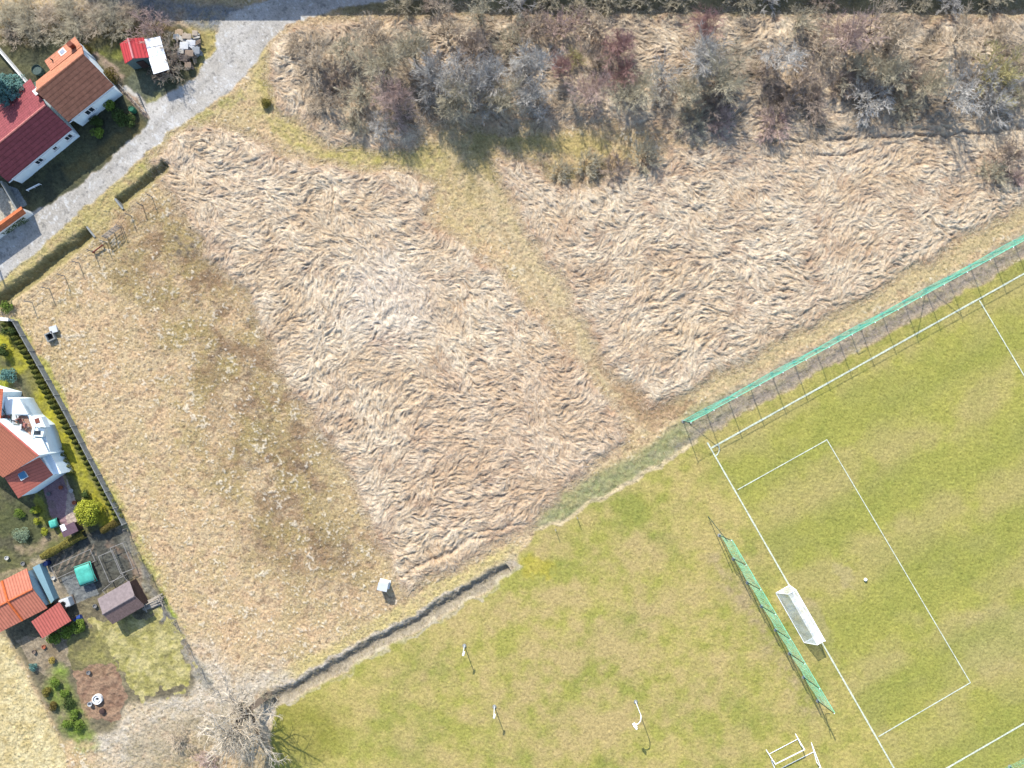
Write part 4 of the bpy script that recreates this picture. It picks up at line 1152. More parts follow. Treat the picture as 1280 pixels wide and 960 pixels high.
# white topped meter cabinets
def cabinet(px, py, sx, sy, h, rz, label, ped=False):
    c = GZ(px, py)
    root = empty('utility_cabinet', c, label, 'cabinet')
    m = MB(); m.box((c.x, c.y, c.z + .05), (sx * 1.25, sy * 1.3, .16), rz); m.build('base', M['pale_concrete'], root)
    m = MB(); m.box((c.x, c.y, c.z + h / 2), (sx, sy, h), rz); m.build('body', M['grey_metal'], root)
    m = MB(); m.box((c.x, c.y, c.z + h + .03), (sx * 1.1, sy * 1.15, .07), rz); m.build('lid', M['plastic_white'], root)
    m = MB(); m.box((c.x + math.sin(rz) * sy * .5, c.y - math.cos(rz) * sy * .5, c.z + h / 2), (sx * .8, .04, h * .8), rz); m.build('door', M['white_metal'], root)
cabinet(481, 729.5, 1.0, .75, 1.7, R(-12), 'tall grey cabinet with white top on the meadow near the reeds')
c = G(479, 731)
root = empty('well_box', G(67, 416), 'concrete shaft with white lid pushed aside at the left meadow edge', 'shaft')
c = G(65, 421)
m = MB()
for dx_, dy_, sx_, sy_ in ((0, .42, .95, .12), (0, -.42, .95, .12), (-.42, 0, .12, .72), (.42, 0, .12, .72)):
    a_ = R(25); m.box((c.x + dx_ * math.cos(a_) - dy_ * math.sin(a_), c.y + dx_ * math.sin(a_) + dy_ * math.cos(a_), .25), (sx_, sy_, .6), a_)
m.build('shaft', M['concrete'], root)
m = MB(); m.box((c.x, c.y, .1), (.7, .7, .04), R(25)); m.build('bottom', M['dark'], root)  # near-black plate standing in for the shade down the shaft
c = G(69.5, 412)
m = MB(); m.box((c.x, c.y, .5), (.85, .75, .1), R(15)); m.box((c.x, c.y, .2), (.6, .5, .5), R(15)); m.build('lid', M['plastic_white'], root)

# ------------------------------------------------------------------ pitch markings
def stripe_(m, a, b, wd, z=.045):
    a, b = G(*a), G(*b); d = (b - a).normalized(); nn = Vector((-d.y, d.x, 0)) * wd / 2
    k = max(1, int((b - a).length / .6))
    rr_ = random.Random(int(a.x * 10))
    pl = []; pr_ = []
    for i in range(k + 1):
        p = a.lerp(b, i / k); f = 1 + rr_.uniform(-.16, .16)
        pl.append(p + nn * f); pr_.append(p - nn * f)
    base_ = len(m.v)
    m.add([(p.x, p.y, z) for p in pl] + [(p.x, p.y, z) for p in pr_], [(i + 1, i, k + 1 + i, k + 2 + i) for i in range(k)])
m = MB()
stripe_(m, (888, 560.5), (1420, 264), .19); stripe_(m, (884, 553), (1170, 1052), .17, .049)
stripe_(m, (922, 612), (1033, 550), .11, .045); stripe_(m, (1033, 549), (1213, 853.5), .10, .053); stripe_(m, (1213, 853), (1098, 920.5), .12, .045)
stripe_(m, (1224, 375.5), (1400, 672), .12, .053); stripe_(m, (1140, 985), (1420, 823), .19, .057)
pts = [(888 + 11 * math.cos(t), 561 + 11 * math.sin(t)) for t in np.linspace(R(-29), R(60), 9)]
for p_, q_ in zip(pts[:-1], pts[1:]): stripe_(m, p_, q_, .12, .061)
mk = m.build('pitch_markings', M['line'])
tag(mk, 'white football pitch lines painted on the turf', 'pitch markings', None, 'structure')

# ------------------------------------------------------------------ nets on poles
M['green_cord'] = solid('green_cord', (.16, .62, .42, 1), .7, .1, 3)
def ball_net(name, a, b, count, h, label, struts=(), thick=.008, lean=0.0):
    root = empty(name, (a + b) / 2, label, 'ball net')
    d = (b - a).normalized(); nn0 = Vector((-d.y, d.x, 0))
    for i in range(count):
        p = a.lerp(b, i / (count - 1))
        m = MB(); m.tube(p - Vector((0, 0, .1)), p + nn0 * lean + Vector((0, 0, h)), .05, .04, 8); po = m.build('pole', M['dark_metal'], root)
        m = MB(); m.lathe(p + Vector((0, 0, -.05)), [(.2, 0), (.2, .1), (.1, .12)], 12); m.build('footing', M['concrete'], po)
        m = MB(); m.lathe(p + nn0 * lean + Vector((0, 0, h)), [(.05, 0), (.05, .05)], 8); m.build('pole_cap', M['white_metal'], po)
    nn = Vector((-d.y, d.x, 0))
    # real strands: horizontal cords sagging a little between poles and sparser vertical ones
    m = MB(); rr_ = random.Random(count)
    nh = 19
    def at_(t, j):
        ph = (t * (count - 1)) % 1.0
        zz = j / nh
        return a.lerp(b, t) + nn * (.09 + lean * zz ** 1.5 + .05 * math.sin(t * 40 + j * .35) + .10 * math.sin(math.pi * ph) * math.sin(math.pi * zz)) + Vector((0, 0, .06 + (h - .06) * zz - .10 * math.sin(math.pi * ph) * zz))
    seg = (count - 1) * 3
    for j in range(nh + 1):
        for i in range(seg): m.tube(at_(i / seg, j), at_((i + 1) / seg, j), thick, n=3)
    nv = int((b - a).length / .35)
    for i in range(nv + 1):
        for k in range(3): m.tube(at_(i / nv, k * nh / 3), at_(i / nv, (k + 1) * nh / 3), thick * .8, n=3)
    ne = m.build('netting', M['green_cord'], root)
    m = MB(); m.tube(a + nn * (.09 + lean) + Vector((0, 0, h)), b + nn * (.09 + lean) + Vector((0, 0, h)), .025, n=5); m.build('top_rope', M['green_cord'], ne)
    for p_, q_ in struts:
        m = MB(); m.tube(p_, q_, .04, n=6); m.build('strut', M['dark_metal'], root)
    return root
NH = 4.3
na, nb = G(854, 526.5), G(1460, 196.5)
nd = (nb - na) / 22
def np_(i, z): return na + nd * i + Vector((0, 0, z))
side = Vector((-nd.y, nd.x, 0)).normalized()
ball_net('ball_net', na, nb, 23, NH, 'long bright green ball net on tall poles beside the upper touchline',
         [(np_(1, NH * .95), np_(0.15, .05) - side * .2), (np_(12, NH * .95), np_(11.1, .05)), (np_(10, NH * .9), np_(11, .1)), (np_(7.55, 2.5), np_(7.9, 2.5)), (np_(7.55, 0), np_(7.55, 2.5))])
ga_, gb_ = G(899, 669), G(1022, 876)
gd = (gb_ - ga_) / 7
sd = Vector((-gd.y, gd.x, 0)).normalized()
ball_net('ball_net', ga_, gb_, 8, 4.3, 'shorter green ball net on poles behind the football goal',
         [(ga_ + Vector((0, 0, 3.9)), ga_ - gd * .8 + Vector((0, 0, .05))), (gb_ + Vector((0, 0, 3.9)), gb_ + gd * .55 + Vector((0, 0, .05)))], lean=.35)
ball_net('ball_net', G(1228, 976), G(1330, 922), 4, 4.3, 'end of a green ball net at the lower right corner')

# ------------------------------------------------------------------ football goal
def goal(b0, b1, h, depth_top, depth_bot, back, name, label, netm, r=.06, net=True, metal=None):
    """b0, b1 ground points of the posts, back = unit vector behind the goal"""
    metal = metal or M['white_metal']
    root = empty(name, (b0 + b1) / 2, label, 'goal')
    Z = Vector((0, 0, h))
    for p in (b0, b1):
        m = MB(); m.tube(p, p + Z, r, n=10); m.build('post', metal, root)
    m = MB(); m.tube(b0 + Z - Vector((0, 0, r)), b1 + Z - Vector((0, 0, r)), r, n=10); m.build('crossbar', metal, root)
    for p in (b0, b1):
        m = MB(); m.tube(p + Z - Vector((0, 0, r)), p + Z + back * depth_top - Vector((0, 0, r)), .03, n=6)
        m.tube(p + Z + back * depth_top - Vector((0, 0, r)), p + back * depth_bot + Vector((0, 0, .04)), .03, n=6)
        m.tube(p + Vector((0, 0, .04)), p + back * depth_bot + Vector((0, 0, .04)), .035, n=6); m.build('side_frame', metal, root)
    m = MB(); m.tube(b0 + back * depth_bot + Vector((0, 0, .04)), b1 + back * depth_bot + Vector((0, 0, .04)), .035, n=6); m.build('back_bar', metal, root)
    if net:
        rr_ = random.Random(3); prof = [(0, h - .05), (depth_top * .5, h - .14), (depth_top, h - .07), (depth_top + (depth_bot - depth_top) * .35, h * .62), (depth_top + (depth_bot - depth_top) * .7, h * .3), (depth_bot, .04)]
        n_ = 22; vs_ = []; fs = []
        for j, (dp, z) in enumerate(prof):
            for i in range(n_ + 1):
                sg = .10 * math.sin(math.pi * ((i / n_ * 4) % 1.0)) if 0 < j < 5 else 0
                p = b0.lerp(b1, i / n_) + back * dp + Vector((0, 0, z - sg + rr_.uniform(-.025, .025)))
                vs_.append(tuple(p))
        for j in range(len(prof) - 1):
            for i in range(n_):
                k = j * (n_ + 1) + i; fs.append((k, k + 1, k + n_ + 2, k + n_ + 1))
        for e_ in (b0, b1):
            s0 = len(vs_)
            vs_ += [tuple(e_ + back * dp + Vector((0, 0, z))) for dp, z in prof] + [tuple(e_ + Vector((0, 0, .04)))]
            fs.append(tuple(range(s0, s0 + 7)))
        m = MB(); m.add(vs_, fs); m.build('goal_netting', netm, root)
    return root
back = Vector((-.867, .498, 0)).normalized()
back = Vector((-.867, -.498 * -1, 0)).normalized()
d_ = (G(1118, 960) - G(888, 560)).normalized(); back = Vector((d_.y, -d_.x, 0))
if back.x > 0: back = -back
goal(G(986.5, 731.5), G(1022, 793.5), 2.35, .95, 1.75, back, 'football_goal', 'white football goal with pale netting on the goal line', M['goal_net'], .07)
# loose training goals
def tg(pts, h, label):
    f0, f1, r0, r1 = [G(*p) for p in pts]
    root = empty('training_goal', (f0 + f1) / 2, label, 'goal')
    Z = Vector((0, 0, h))
    for f, r_, nm in ((f0, r0, 'side_frame'), (f1, r1, 'side_frame')):
        m = MB(); m.tube(f + Vector((0, 0, .05)), r_ + Vector((0, 0, .05)), .05, n=6); m.tube(r_ + Vector((0, 0, .05)), f + Z, .035, n=6); m.build(nm, M['white_metal'], root)
        m = MB(); m.tube(f, f + Z, .06, n=8); m.build('post', M['white_metal'], root)
    m = MB(); m.tube(f0 + Z, f1 + Z, .055, n=8); m.build('crossbar', M['white_metal'], root)
    m = MB(); m.tube(f0.lerp(r0, .55) + Vector((0, 0, .08)), f1.lerp(r1, .55) + Vector((0, 0, .08)), .035, n=6); m.build('back_bar', M['white_metal'], root)
tg([(965, 949), (1001, 931), (957.5, 937), (994, 917)], 1.3, 'silver training goal lying beyond the ball net, left one of two')
tg([(976, 980), (1021, 953), (964, 950), (1014, 928)], 1.3, 'silver training goal nearer the ball net at the bottom edge')

# ball on the pitch
c = G(1081, 724)
m = MB(); m.lathe((c.x, c.y, .02), [(.02, 0), (.1, .03), (.17, .1), (.2, .2), (.17, .3), (.1, .37), (.02, .4)], 16); m.top('football', M['ivory'], 'white football lying in the penalty area', 'ball', smooth=True)
# lamps and posts on the training ground
def lamp(px, py, h, label, arm=False):
    c = G(px, py)
    root = empty('lamp_post', c, label, 'lamp')
    m = MB(); m.tube(c, c + Vector((0, 0, h)), .06, .045, 8); m.build('pole', M['lamp_metal'], root)
    m = MB(); m.lathe(c, [(.22, 0), (.22, .1), (.09, .13)], 12); m.build('footing', M['concrete'], root)
    if not arm:
        m = MB(); m.box((c.x + .05, c.y - .1, h + .05), (.22, .5, .12), R(-15)); m.build('lamp_head', M['lamp_metal'], root, bevel=.03)
    else:
        pts_ = [c + Vector((x, y, z)) for x, y, z in ((0, 0, h), (0, -.25, h + .2), (-.08, -.6, h + .28), (-.3, -.9, h + .2), (-.55, -1.0, h + .1))]
        m = MB()
        for a_, b_ in zip(pts_[:-1], pts_[1:]): m.tube(a_, b_, .05, n=6)
        ar = m.build('arm', M['white_metal'], root)
        m = MB(); e = pts_[-1]; m.box((e.x - .1, e.y - .1, e.z), (.3, .55, .14), R(35)); m.box((e.x - .05, e.y - .3, e.z), (.55, .18, .12), R(-50)); m.build('lamp_head', M['white_metal'], ar)
lamp(580.5, 807, 2.6, 'short metal lamp post on the worn grass nearest the stone ditch')
lamp(618, 883, 2.6, 'short metal lamp post in the middle of the worn grass')
lamp(794.5, 877, 4.0, 'tall lamp post with curved white arm on the worn grass', True)
for x, y, lb in ((694, 661, 'thin marker post at the edge of the turf, lower one of two'), (721, 646, 'thin marker post at the edge of the turf, upper one of two')):
    c = GZ(x, y); m = MB(); m.tube(c, c + Vector((0, 0, 1.3)), .04, n=6); m.box((c.x, c.y, 1.32 + c.z), (.1, .1, .05)); m.top('marker_post', M['post'], lb, 'post', 'marker posts at the edge of the turf')
# utility pole pair just beyond the left edge, its shadow crosses the road
for x, y, lb in ((-21, 282, 'wooden utility pole beyond the left edge nearer the ditch'), (-33, 292, 'wooden utility pole beyond the left edge farther from the ditch')):
    c = G(x, y); root = empty('utility_pole', c, lb, 'utility pole', 'utility poles beyond the left edge')
    m = MB(); m.tube(c, c + Vector((0, 0, 9)), .14, .1, 8); m.build('pole', M['wood'], root)
    m = MB(); m.tube(c + Vector((-.6, .1, 8.5)), c + Vector((.6, -.1, 8.5)), .06); m.build('crossarm', M['wood'], root)

# long barn just above the top edge: its shade lies on the lane
a, b = G(60, -52), G(1500, -66)
for (xa, xb, hh, lb) in ((90, 345, 6.4, 'tall grey barn beyond the top edge where the lane forks'), (348, 1420, 5.9, 'long grey barn beyond the top edge behind the scrub')):
    root = empty('barn', G((xa + xb) / 2, -100), lb, 'barn')
    y0, y1 = -54, -130
    m = MB(); m.prism([(G(x, y).x, G(x, y).y) for x, y in ((xa, y0), (xb, y0), (xb, y1), (xa, y1))], 0, hh - .3); m.build('wall', M['concrete'], root)
    m = MB(); m.slab([G(xa - 3, y0 + 3, hh), G(xb + 3, y0 + 3, hh), G(xb + 3, y1 - 3, hh + .8), G(xa - 3, y1 - 3, hh + .8)], .15); m.build('roof', M['grey_metal'], root)
# small clutter of the gardens
pm = [solid('pot_clay', A4(196, 120, 90), .8), solid('pot_grey', A4(150, 150, 150), .8), solid('pot_white', A4(225, 225, 220), .7), M['wood']]
for i, (x, y, k, lb) in enumerate(((94, 628, 0, 'clay pot on the pale path right of the mauve patio'), (90, 613, 2, 'white pot at the top of the mauve patio path'), (62, 617, 1, 'grey pot on the mauve patio under the salmon roof'), (77, 609, 0, 'clay pot on the mauve patio below the white canopy'),
        (62, 729, 3, 'wooden tub on the pale bed right of the cottage'), (68, 722, 2, 'white pot on the pale bed right of the cottage'), (58, 716, 1, 'grey pot near the navy barrel'), (120, 757, 1, 'grey tub at the left wall of the felt roofed shed'),
        (44, 814, 3, 'wooden tub left of the golden bush'), (56, 808, 0, 'clay pot above the golden bush'), (112, 840, 1, 'grey stone at the top of the brown bed'), (10, 697, 2, 'white pot at the lower left of the shaded lawn'), (30, 704, 1, 'grey pot above the cottage roof'))):
    c = GZ(x, y); m = MB(); m.lathe(c, [(.15, 0), (.22, .28), (.24, .32), (.2, .33), (.16, .22)], 12)
    m.top('flower_pot', pm[k], lb, 'pot', 'pots about the gardens')
# ------------------------------------------------------------------ vegetation
def tubes_mesh(name, A0, A1, r0, r1):
    """three sided tapered tubes for arrays of segments"""
    n = len(A0)
    d = A1 - A0
    d /= np.linalg.norm(d, axis=1, keepdims=True) + 1e-9
    up = np.tile(np.array([[0, 0, 1.0]]), (n, 1)); up[np.abs(d[:, 2]) > .9] = (1, 0, 0)
    u = np.cross(d, up); u /= np.linalg.norm(u, axis=1, keepdims=True); v = np.cross(d, u)
    V = np.zeros((n, 6, 3))
    for k in range(3):
        t = 2 * math.pi * k / 3
        o = u * math.cos(t) + v * math.sin(t)
        V[:, k] = A0 + o * r0[:, None]; V[:, 3 + k] = A1 + o * r1[:, None]
    b = (np.arange(n) * 6)[:, None]
    F = np.concatenate([b + np.array([[k, (k + 1) % 3, 3 + (k + 1) % 3, 3 + k]]) for k in range(3)])
    return np_mesh(name, V.reshape(-1, 3), F)

def bare_plant(seed, h, spread, stems_, trunk_h=0.0, trunk_r=0.0, levels=4, kids=(4, 4, 4, 3), twig=0.011, droop=0.0, lean=(0, 0)):
    """returns trunk mesh and crown mesh of a leafless shrub or tree, height h, crown radius about spread"""
    r = np.random.default_rng(seed)
    T0 = []; T1 = []; tr0 = []; tr1 = []
    n = stems_
    az = np.linspace(0, 2 * math.pi, n, endpoint=False) + r.uniform(-.4, .4, n)
    el = np.arctan2(h, spread) + r.uniform(-.35, .75, n)
    el = np.clip(el, .25, 1.5)
    D = np.stack([np.cos(az) * np.cos(el), np.sin(az) * np.cos(el), np.sin(el)], 1)
    base = np.zeros((n, 3)); base[:, 2] = trunk_h * r.uniform(.55, 1.0, n) if trunk_h else 0
    base[:, :2] = r.normal(0, .12 if not trunk_h else .05, (n, 2))
    L = np.full(n, math.hypot(h - trunk_h, spread) * .42) * r.uniform(.75, 1.2, n)
    rad = np.full(n, (trunk_r * .5 if trunk_r else .045) * (h / 4) ** .5 if not trunk_r else trunk_r * .45)
    if trunk_h:
        k = 5
        for i in range(k):
            a0 = np.array([lean[0] * i / k, lean[1] * i / k, trunk_h * i / k - (.1 if i == 0 else 0)]); a1 = np.array([lean[0] * (i + 1) / k, lean[1] * (i + 1) / k, trunk_h * (i + 1) / k])
            T0.append(a0[None]); T1.append(a1[None]); tr0.append(np.array([trunk_r * (1.25 if i == 0 else 1 - i * .09)])); tr1.append(np.array([trunk_r * (1 - (i + 1) * .09)]))
        base[:, 0] += lean[0] * base[:, 2] / trunk_h; base[:, 1] += lean[1] * base[:, 2] / trunk_h
    C0 = []; C1 = []; cr0 = []; cr1 = []
    P0 = base; lv = 0
    for lv in range(levels + 1):
        # each branch is two bent segments
        mid = P0 + D * (L * .5)[:, None]
        D2 = D + r.normal(0, .16, D.shape); D2[:, 2] += .07 - droop * lv; D2 /= np.linalg.norm(D2, axis=1, keepdims=True)
        end = mid + D2 * (L * .5)[:, None]
        end[:, 2] = np.maximum(end[:, 2], .05); mid[:, 2] = np.maximum(mid[:, 2], .04)
        rr0 = rad; rm = rad * .82; rr1 = rad * .62
        tgt = (T0, T1, tr0, tr1) if lv == 0 else (C0, C1, cr0, cr1)
        tgt[0].append(P0); tgt[1].append(mid); tgt[2].append(rr0); tgt[3].append(rm)
        tgt[0].append(mid); tgt[1].append(end); tgt[2].append(rm); tgt[3].append(rr1)
        if lv == levels: break
        k = kids[lv]
        par = np.repeat(np.arange(len(P0)), k)
        t = r.uniform(.25, 1.0, len(par)); t[::k] = 1.0
        seg = np.where(t[:, None] < .5, P0[par] + (mid - P0)[par] * (t * 2)[:, None], mid[par] + (end - mid)[par] * (t * 2 - 1)[:, None])
        Dn = D2[par] + r.normal(0, .46, (len(par), 3)); Dn[:, 2] += .10
        Dn /= np.linalg.norm(Dn, axis=1, keepdims=True)
        L = L[par] * r.uniform(.5, .8, len(par)); rad = np.maximum(rad[par] * .58, twig)
        P0 = seg; D = Dn
    cat_ = lambda x: np.concatenate(x)
    tm = tubes_mesh('trunk', cat_(T0), cat_(T1), cat_(tr0), cat_(tr1))
    cm = tubes_mesh('crown', cat_(C0), cat_(C1), cat_(cr0), cat_(cr1))
    return tm, cm

TW = {
 'grey': solid('twigs_silver_grey', (.38, .36, .33, 1), .9, .14, 2, island=.25),
 'olive': solid('twigs_olive_brown', A4(226, 214, 184), .9, .18, 2, island=.3),
 'tan': solid('twigs_tan', A4(240, 220, 192), .9, .18, 2, island=.3),
 'brown': solid('twigs_brown', A4(206, 186, 168), .9, .18, 2, island=.3),
 'red': solid('twigs_dusky_red', A4(204, 164, 156), .9, .18, 2, island=.25),
 'pink': solid('twigs_dusky_pink', A4(226, 198, 186), .9, .18, 2, island=.25),
 'white': solid('twigs_white', A4(246, 232, 210), .9, .1, 2, island=.15),
 'yellow': solid('twigs_yellow_olive', A4(218, 206, 146), .9, .18, 2, island=.3),
}
BARK = solid('bark', A4(120, 108, 96), .95, .25, 6)
# prototypes: (trunk mesh, crown mesh) by habit
PROTO = {}
def proto(key, *a, **k):
    PROTO[key] = [bare_plant(*a, **k) for a in [a]]
dense = [bare_plant(100 + i, 4.6, 2.6, 9, levels=4, kids=(4, 4, 5, 4), twig=.0125) for i in range(4)]
mid_ = [bare_plant(200 + i, 3.4, 2.5, 9, levels=4, kids=(4, 3, 4, 4), twig=.016) for i in range(4)]
open_ = [bare_plant(300 + i, 4.8, 3.0, 6, levels=4, kids=(4, 3, 4, 4), twig=.017, trunk_h=.9, trunk_r=.13) for i in range(3)]
low_ = [bare_plant(400 + i, 1.5, 2.4, 12, levels=3, kids=(5, 5, 5), twig=.017) for i in range(3)]
HAB = {'d': (dense, 2.6), 'm': (mid_, 2.5), 'o': (open_, 3.0), 'l': (low_, 2.4)}
rb_ = random.Random(99)
GRP = 'bare bushes of the scrub strip'
def bush(px, py, rpx, hab, colr, label, group=GRP, hk=1.0, name='bare_bush', cat='bush'):
    """px, py: centre of the crown as seen; rpx crown radius in photo pixels"""
    vs_, sp = HAB[hab]
    tm, cm = vs_[rb_.randrange(len(vs_))]
    sc = rpx * S / sp * 1.02
    hh = {'d': 4.6, 'm': 3.4, 'o': 4.8, 'l': 1.5}[hab] * sc * hk
    g = P(px, py, min(hh * .6, 6)); 
    gx_, gy_ = g.x / S + 640, 480 - g.y / S
    root = empty(name, (g.x, g.y, max(0, hz(gx_, gy_) - .15)), label, cat, group, rz=rb_.uniform(0, 6.28))
    root.scale = (sc, sc, sc * hk)
    for nm, me, mt in (('trunk', tm, BARK), ('crown', cm, TW[colr])):
        o = bpy.data.objects.new(nm, me)
        if not me.materials: me.materials.append(mt)
        COL.objects.link(o); o.parent = root
        o.material_slots[0].link = 'OBJECT'; o.material_slots[0].material = mt
    return root
SC = [
 (395, 78, 25, 'm', 'tan', 'thin tan bush at the left end of the scrub, nearest the gravel road'),
 (372, 58, 18, 'l', 'tan', 'low tan brush where the reeds begin beside the gravel road'),
 (432, 62, 23, 'm', 'olive', 'olive bush second from the left end of the scrub'),
 (468, 44, 24, 'm', 'tan', 'tan bush at the upper rim of the scrub, above the olive bushes'),
 (478, 80, 26, 'd', 'olive', 'olive grey bush left of the big silver bushes'),
 (515, 62, 28, 'd', 'olive', 'tall olive bush between tan rim and silver bushes'),
 (556, 34, 32, 'o', 'tan', 'tall tan tree at the top edge above the silver bushes'),
 (600, 22, 30, 'o', 'olive', 'tall olive tree at the top edge left of the middle'),
 (590, 60, 26, 'd', 'brown', 'brown bush behind the silver bushes'),
 (541, 92, 31, 'd', 'grey', 'big silver grey bush, leftmost of the silver row'),
 (576, 98, 30, 'd', 'grey', 'big silver grey bush, second of the silver row'),
 (610, 96, 28, 'd', 'grey', 'big silver grey bush, third of the silver row'),
 (628, 124, 26, 'd', 'olive', 'olive grey bush at the lower edge of the silver row'),
 (570, 128, 28, 'd', 'olive', 'olive grey bush in front of the leftmost silver bushes'),
 (598, 122, 24, 'd', 'grey', 'smaller silver bush in front of the silver row'),
 (661, 86, 29, 'd', 'grey', 'pale silver bush at the right end of the silver row'),
 (660, 122, 25, 'd', 'grey', 'grey bush just below the right end of the silver row'),
 (640, 52, 24, 'm', 'olive', 'olive brown bush above the right end of the silver row'),
 (670, 36, 24, 'm', 'brown', 'brown bush at the upper rim right of the olive tree'),
 (703, 34, 24, 'm', 'pink', 'faded pink brown bush at the upper rim of the scrub'),
 (742, 30, 24, 'm', 'tan', 'tan bush at the upper rim left of the open reed gap'),
 (701, 84, 17, 'd', 'red', 'small dusky red bush touching the right silver bush'),
 (740, 112, 22, 'd', 'pink', 'round dusky pink bush beside the small white twiggy tree'),
 (720, 72, 14, 'm', 'yellow', 'small yellow olive bush right of the small dusky red bush'),
 (716, 125, 13, 'o', 'white', 'small white branched tree left of the round dusky pink bush'),
 (774, 58, 24, 'd', 'red', 'dark red brown bush left of the open reed gap'),
 (778, 92, 20, 'd', 'red', 'dark red brown bush above the olive bushes, lower one of two'),
 (748, 74, 18, 'm', 'brown', 'brown bush between yellow olive bush and dark red bushes'),
 (795, 114, 27, 'd', 'olive', 'olive bush right of the round dusky pink bush'),
 (828, 96, 25, 'm', 'grey', 'grey olive bush below the open reed gap'),
 (832, 126, 13, 'o', 'white', 'small white twiggy bush at the foot of the olive bushes'),
 (859, 116, 24, 'd', 'olive', 'olive bush left of the tall dark olive bush'),
 (884, 33, 22, 'd', 'red', 'lone dusky red bush at the top of the open reed gap'),
 (880, 78, 30, 'd', 'grey', 'pale grey bush below the lone dusky red bush'),
 (905, 98, 30, 'd', 'olive', 'tall dark olive bush at the right of the middle group'),
 (890, 122, 22, 'm', 'brown', 'brown bush at the foot of the tall dark olive bush'),
 (868, 152, 26, 'l', 'olive', 'low olive brush below the middle group'),
 (955, 90, 20, 'm', 'brown', 'brown bush between the tall dark olive bush and the silver tree'),
 (974, 74, 29, 'o', 'grey', 'open silver tree right of the middle group'),
 (1006, 96, 24, 'm', 'brown', 'brown bush right of the open silver tree'),
 (1000, 30, 22, 'm', 'olive', 'olive bush on the upper rim above the open silver tree'),
 (1028, 62, 22, 'm', 'tan', 'tan bush above the brown bushes right of the silver tree'),
 (1066, 46, 30, 'd', 'pink', 'tall pinkish grey bush left of the tallest tan tree'),
 (1098, 32, 36, 'o', 'tan', 'tallest tan tree reaching over the top edge on the right'),
 (1120, 52, 26, 'd', 'tan', 'tan brown bush at the foot of the tallest tan tree'),
 (1078, 84, 27, 'm', 'olive', 'olive bush below the tall pinkish grey bush'),
 (1112, 92, 25, 'd', 'olive', 'dark olive bush in the shade below the tallest tan tree'),
 (1140, 88, 22, 'm', 'brown', 'brown bush right of the dark olive bush'),
 (1165, 106, 24, 'd', 'olive', 'dark olive bush farther down the right slope'),
 (1204, 44, 28, 'o', 'tan', 'open tan tree near the right end of the upper rim'),
 (1196, 118, 32, 'o', 'grey', 'wide silver tree with long white limbs at the right'),
 (1228, 100, 28, 'm', 'grey', 'grey bush behind the wide silver tree'),
 (1252, 96, 32, 'm', 'yellow', 'yellow olive bush near the right edge'),
 (1246, 130, 26, 'm', 'grey', 'grey bush below the yellow olive bush'),
 (1272, 78, 24, 'm', 'tan', 'tan bush cut by the right edge above the yellow olive bush'),
 (1272, 124, 20, 'm', 'olive', 'olive bush cut by the right edge'),
 (1252, 40, 20, 'm', 'tan', 'small tan bush at the upper right corner of the scrub'),
 (1020, 128, 28, 'l', 'brown', 'low brown brush below the brown bushes'),
 (978, 130, 30, 'l', 'brown', 'low dark brush below the open silver tree'),
 (968, 158, 26, 'l', 'pink', 'low pinkish brush at the lower rim of the scrub'),
 (1088, 122, 32, 'l', 'grey', 'low grey brush below the dark olive bush'),
 (1050, 108, 22, 'l', 'brown', 'low brown brush left of the low grey brush'),
 (1130, 132, 26, 'l', 'olive', 'low olive brush right of the low grey brush'),
 (492, 122, 27, 'd', 'pink', 'round dusky pink bush in front of the dark hollow on the left'),
 (450, 116, 24, 'm', 'olive', 'olive bush left of the round dusky pink bush of the left group'),
 (418, 100, 24, 'l', 'brown', 'low brown brush inside the left end of the scrub'),
 (408, 128, 22, 'l', 'tan', 'low tan brush at the lower left rim of the scrub'),
 (476, 160, 18, 'm', 'grey', 'small grey bush at the very foot of the left group'),
 (446, 156, 18, 'l', 'olive', 'low olive brush beside the small grey bush of the left group'),
 (520, 100, 18, 'm', 'brown', 'brown bush between left group and silver row'),
 (1262, 196, 24, 'l', 'brown', 'low brown brush at the right edge below the dark groove'),
 (1242, 218, 22, 'l', 'olive', 'low olive brush on the reeds near the right edge'),
 (1268, 222, 16, 'l', 'pink', 'low pinkish brush at the right edge above the verge'),
 (806, 198, 24, 'l', 'olive', 'low olive brush on the yellow patch under the scrub'),
 (770, 212, 22, 'l', 'brown', 'low brown brush right of the green path'),
 (735, 205, 20, 'l', 'olive', 'low olive brush left of the low brown brush by the green path'),
 (700, 214, 16, 'l', 'olive', 'small low brush at the head of the diagonal track'),
 (900, 150, 22, 'l', 'pink', 'low pinkish brush below the brown bush of the middle group'),
]
for i, (x, y, r_, hb, cl, lb) in enumerate(SC):
    bush(x, y, r_, hb, cl, lb, hk={'d': 1.15, 'm': .95, 'o': 1.1, 'l': 1.0}[hb], name='bare_tree' if hb == 'o' else 'bare_bush', cat='tree' if hb == 'o' else 'bush')
# top edge and upper left thicket
TL = [(8, 18, 22), (34, 30, 22), (60, 20, 22), (86, 28, 23), (112, 18, 22), (138, 26, 22), (160, 14, 18), (10, 42, 16), (48, 42, 16), (98, 40, 15), (30, 8, 20), (84, 4, 20), (128, 2, 18)]
tlw = ['at the left edge, upper row', 'second from the left edge', 'third from the left edge', 'above the water butt garden', 'above the middle of the dark vegetable plot', 'at the right, above the red shed garden', 'at its right end beside the shaded lane',
       'lowest at the left edge', 'lowest of all, above the blue spruce', 'lowest one above the orange chimney', 'touching the top edge on the left', 'touching the top edge in the middle', 'touching the top edge on the right']
for (x, y, r_), t in zip(TL, tlw):
    bush(x, y, r_, 'd' if y < 35 else 'm', ['olive', 'tan', 'olive', 'brown'][rb_.randrange(4)], 'bare olive brown thicket bush ' + t, 'thicket bushes behind the upper left houses', hk=.55)
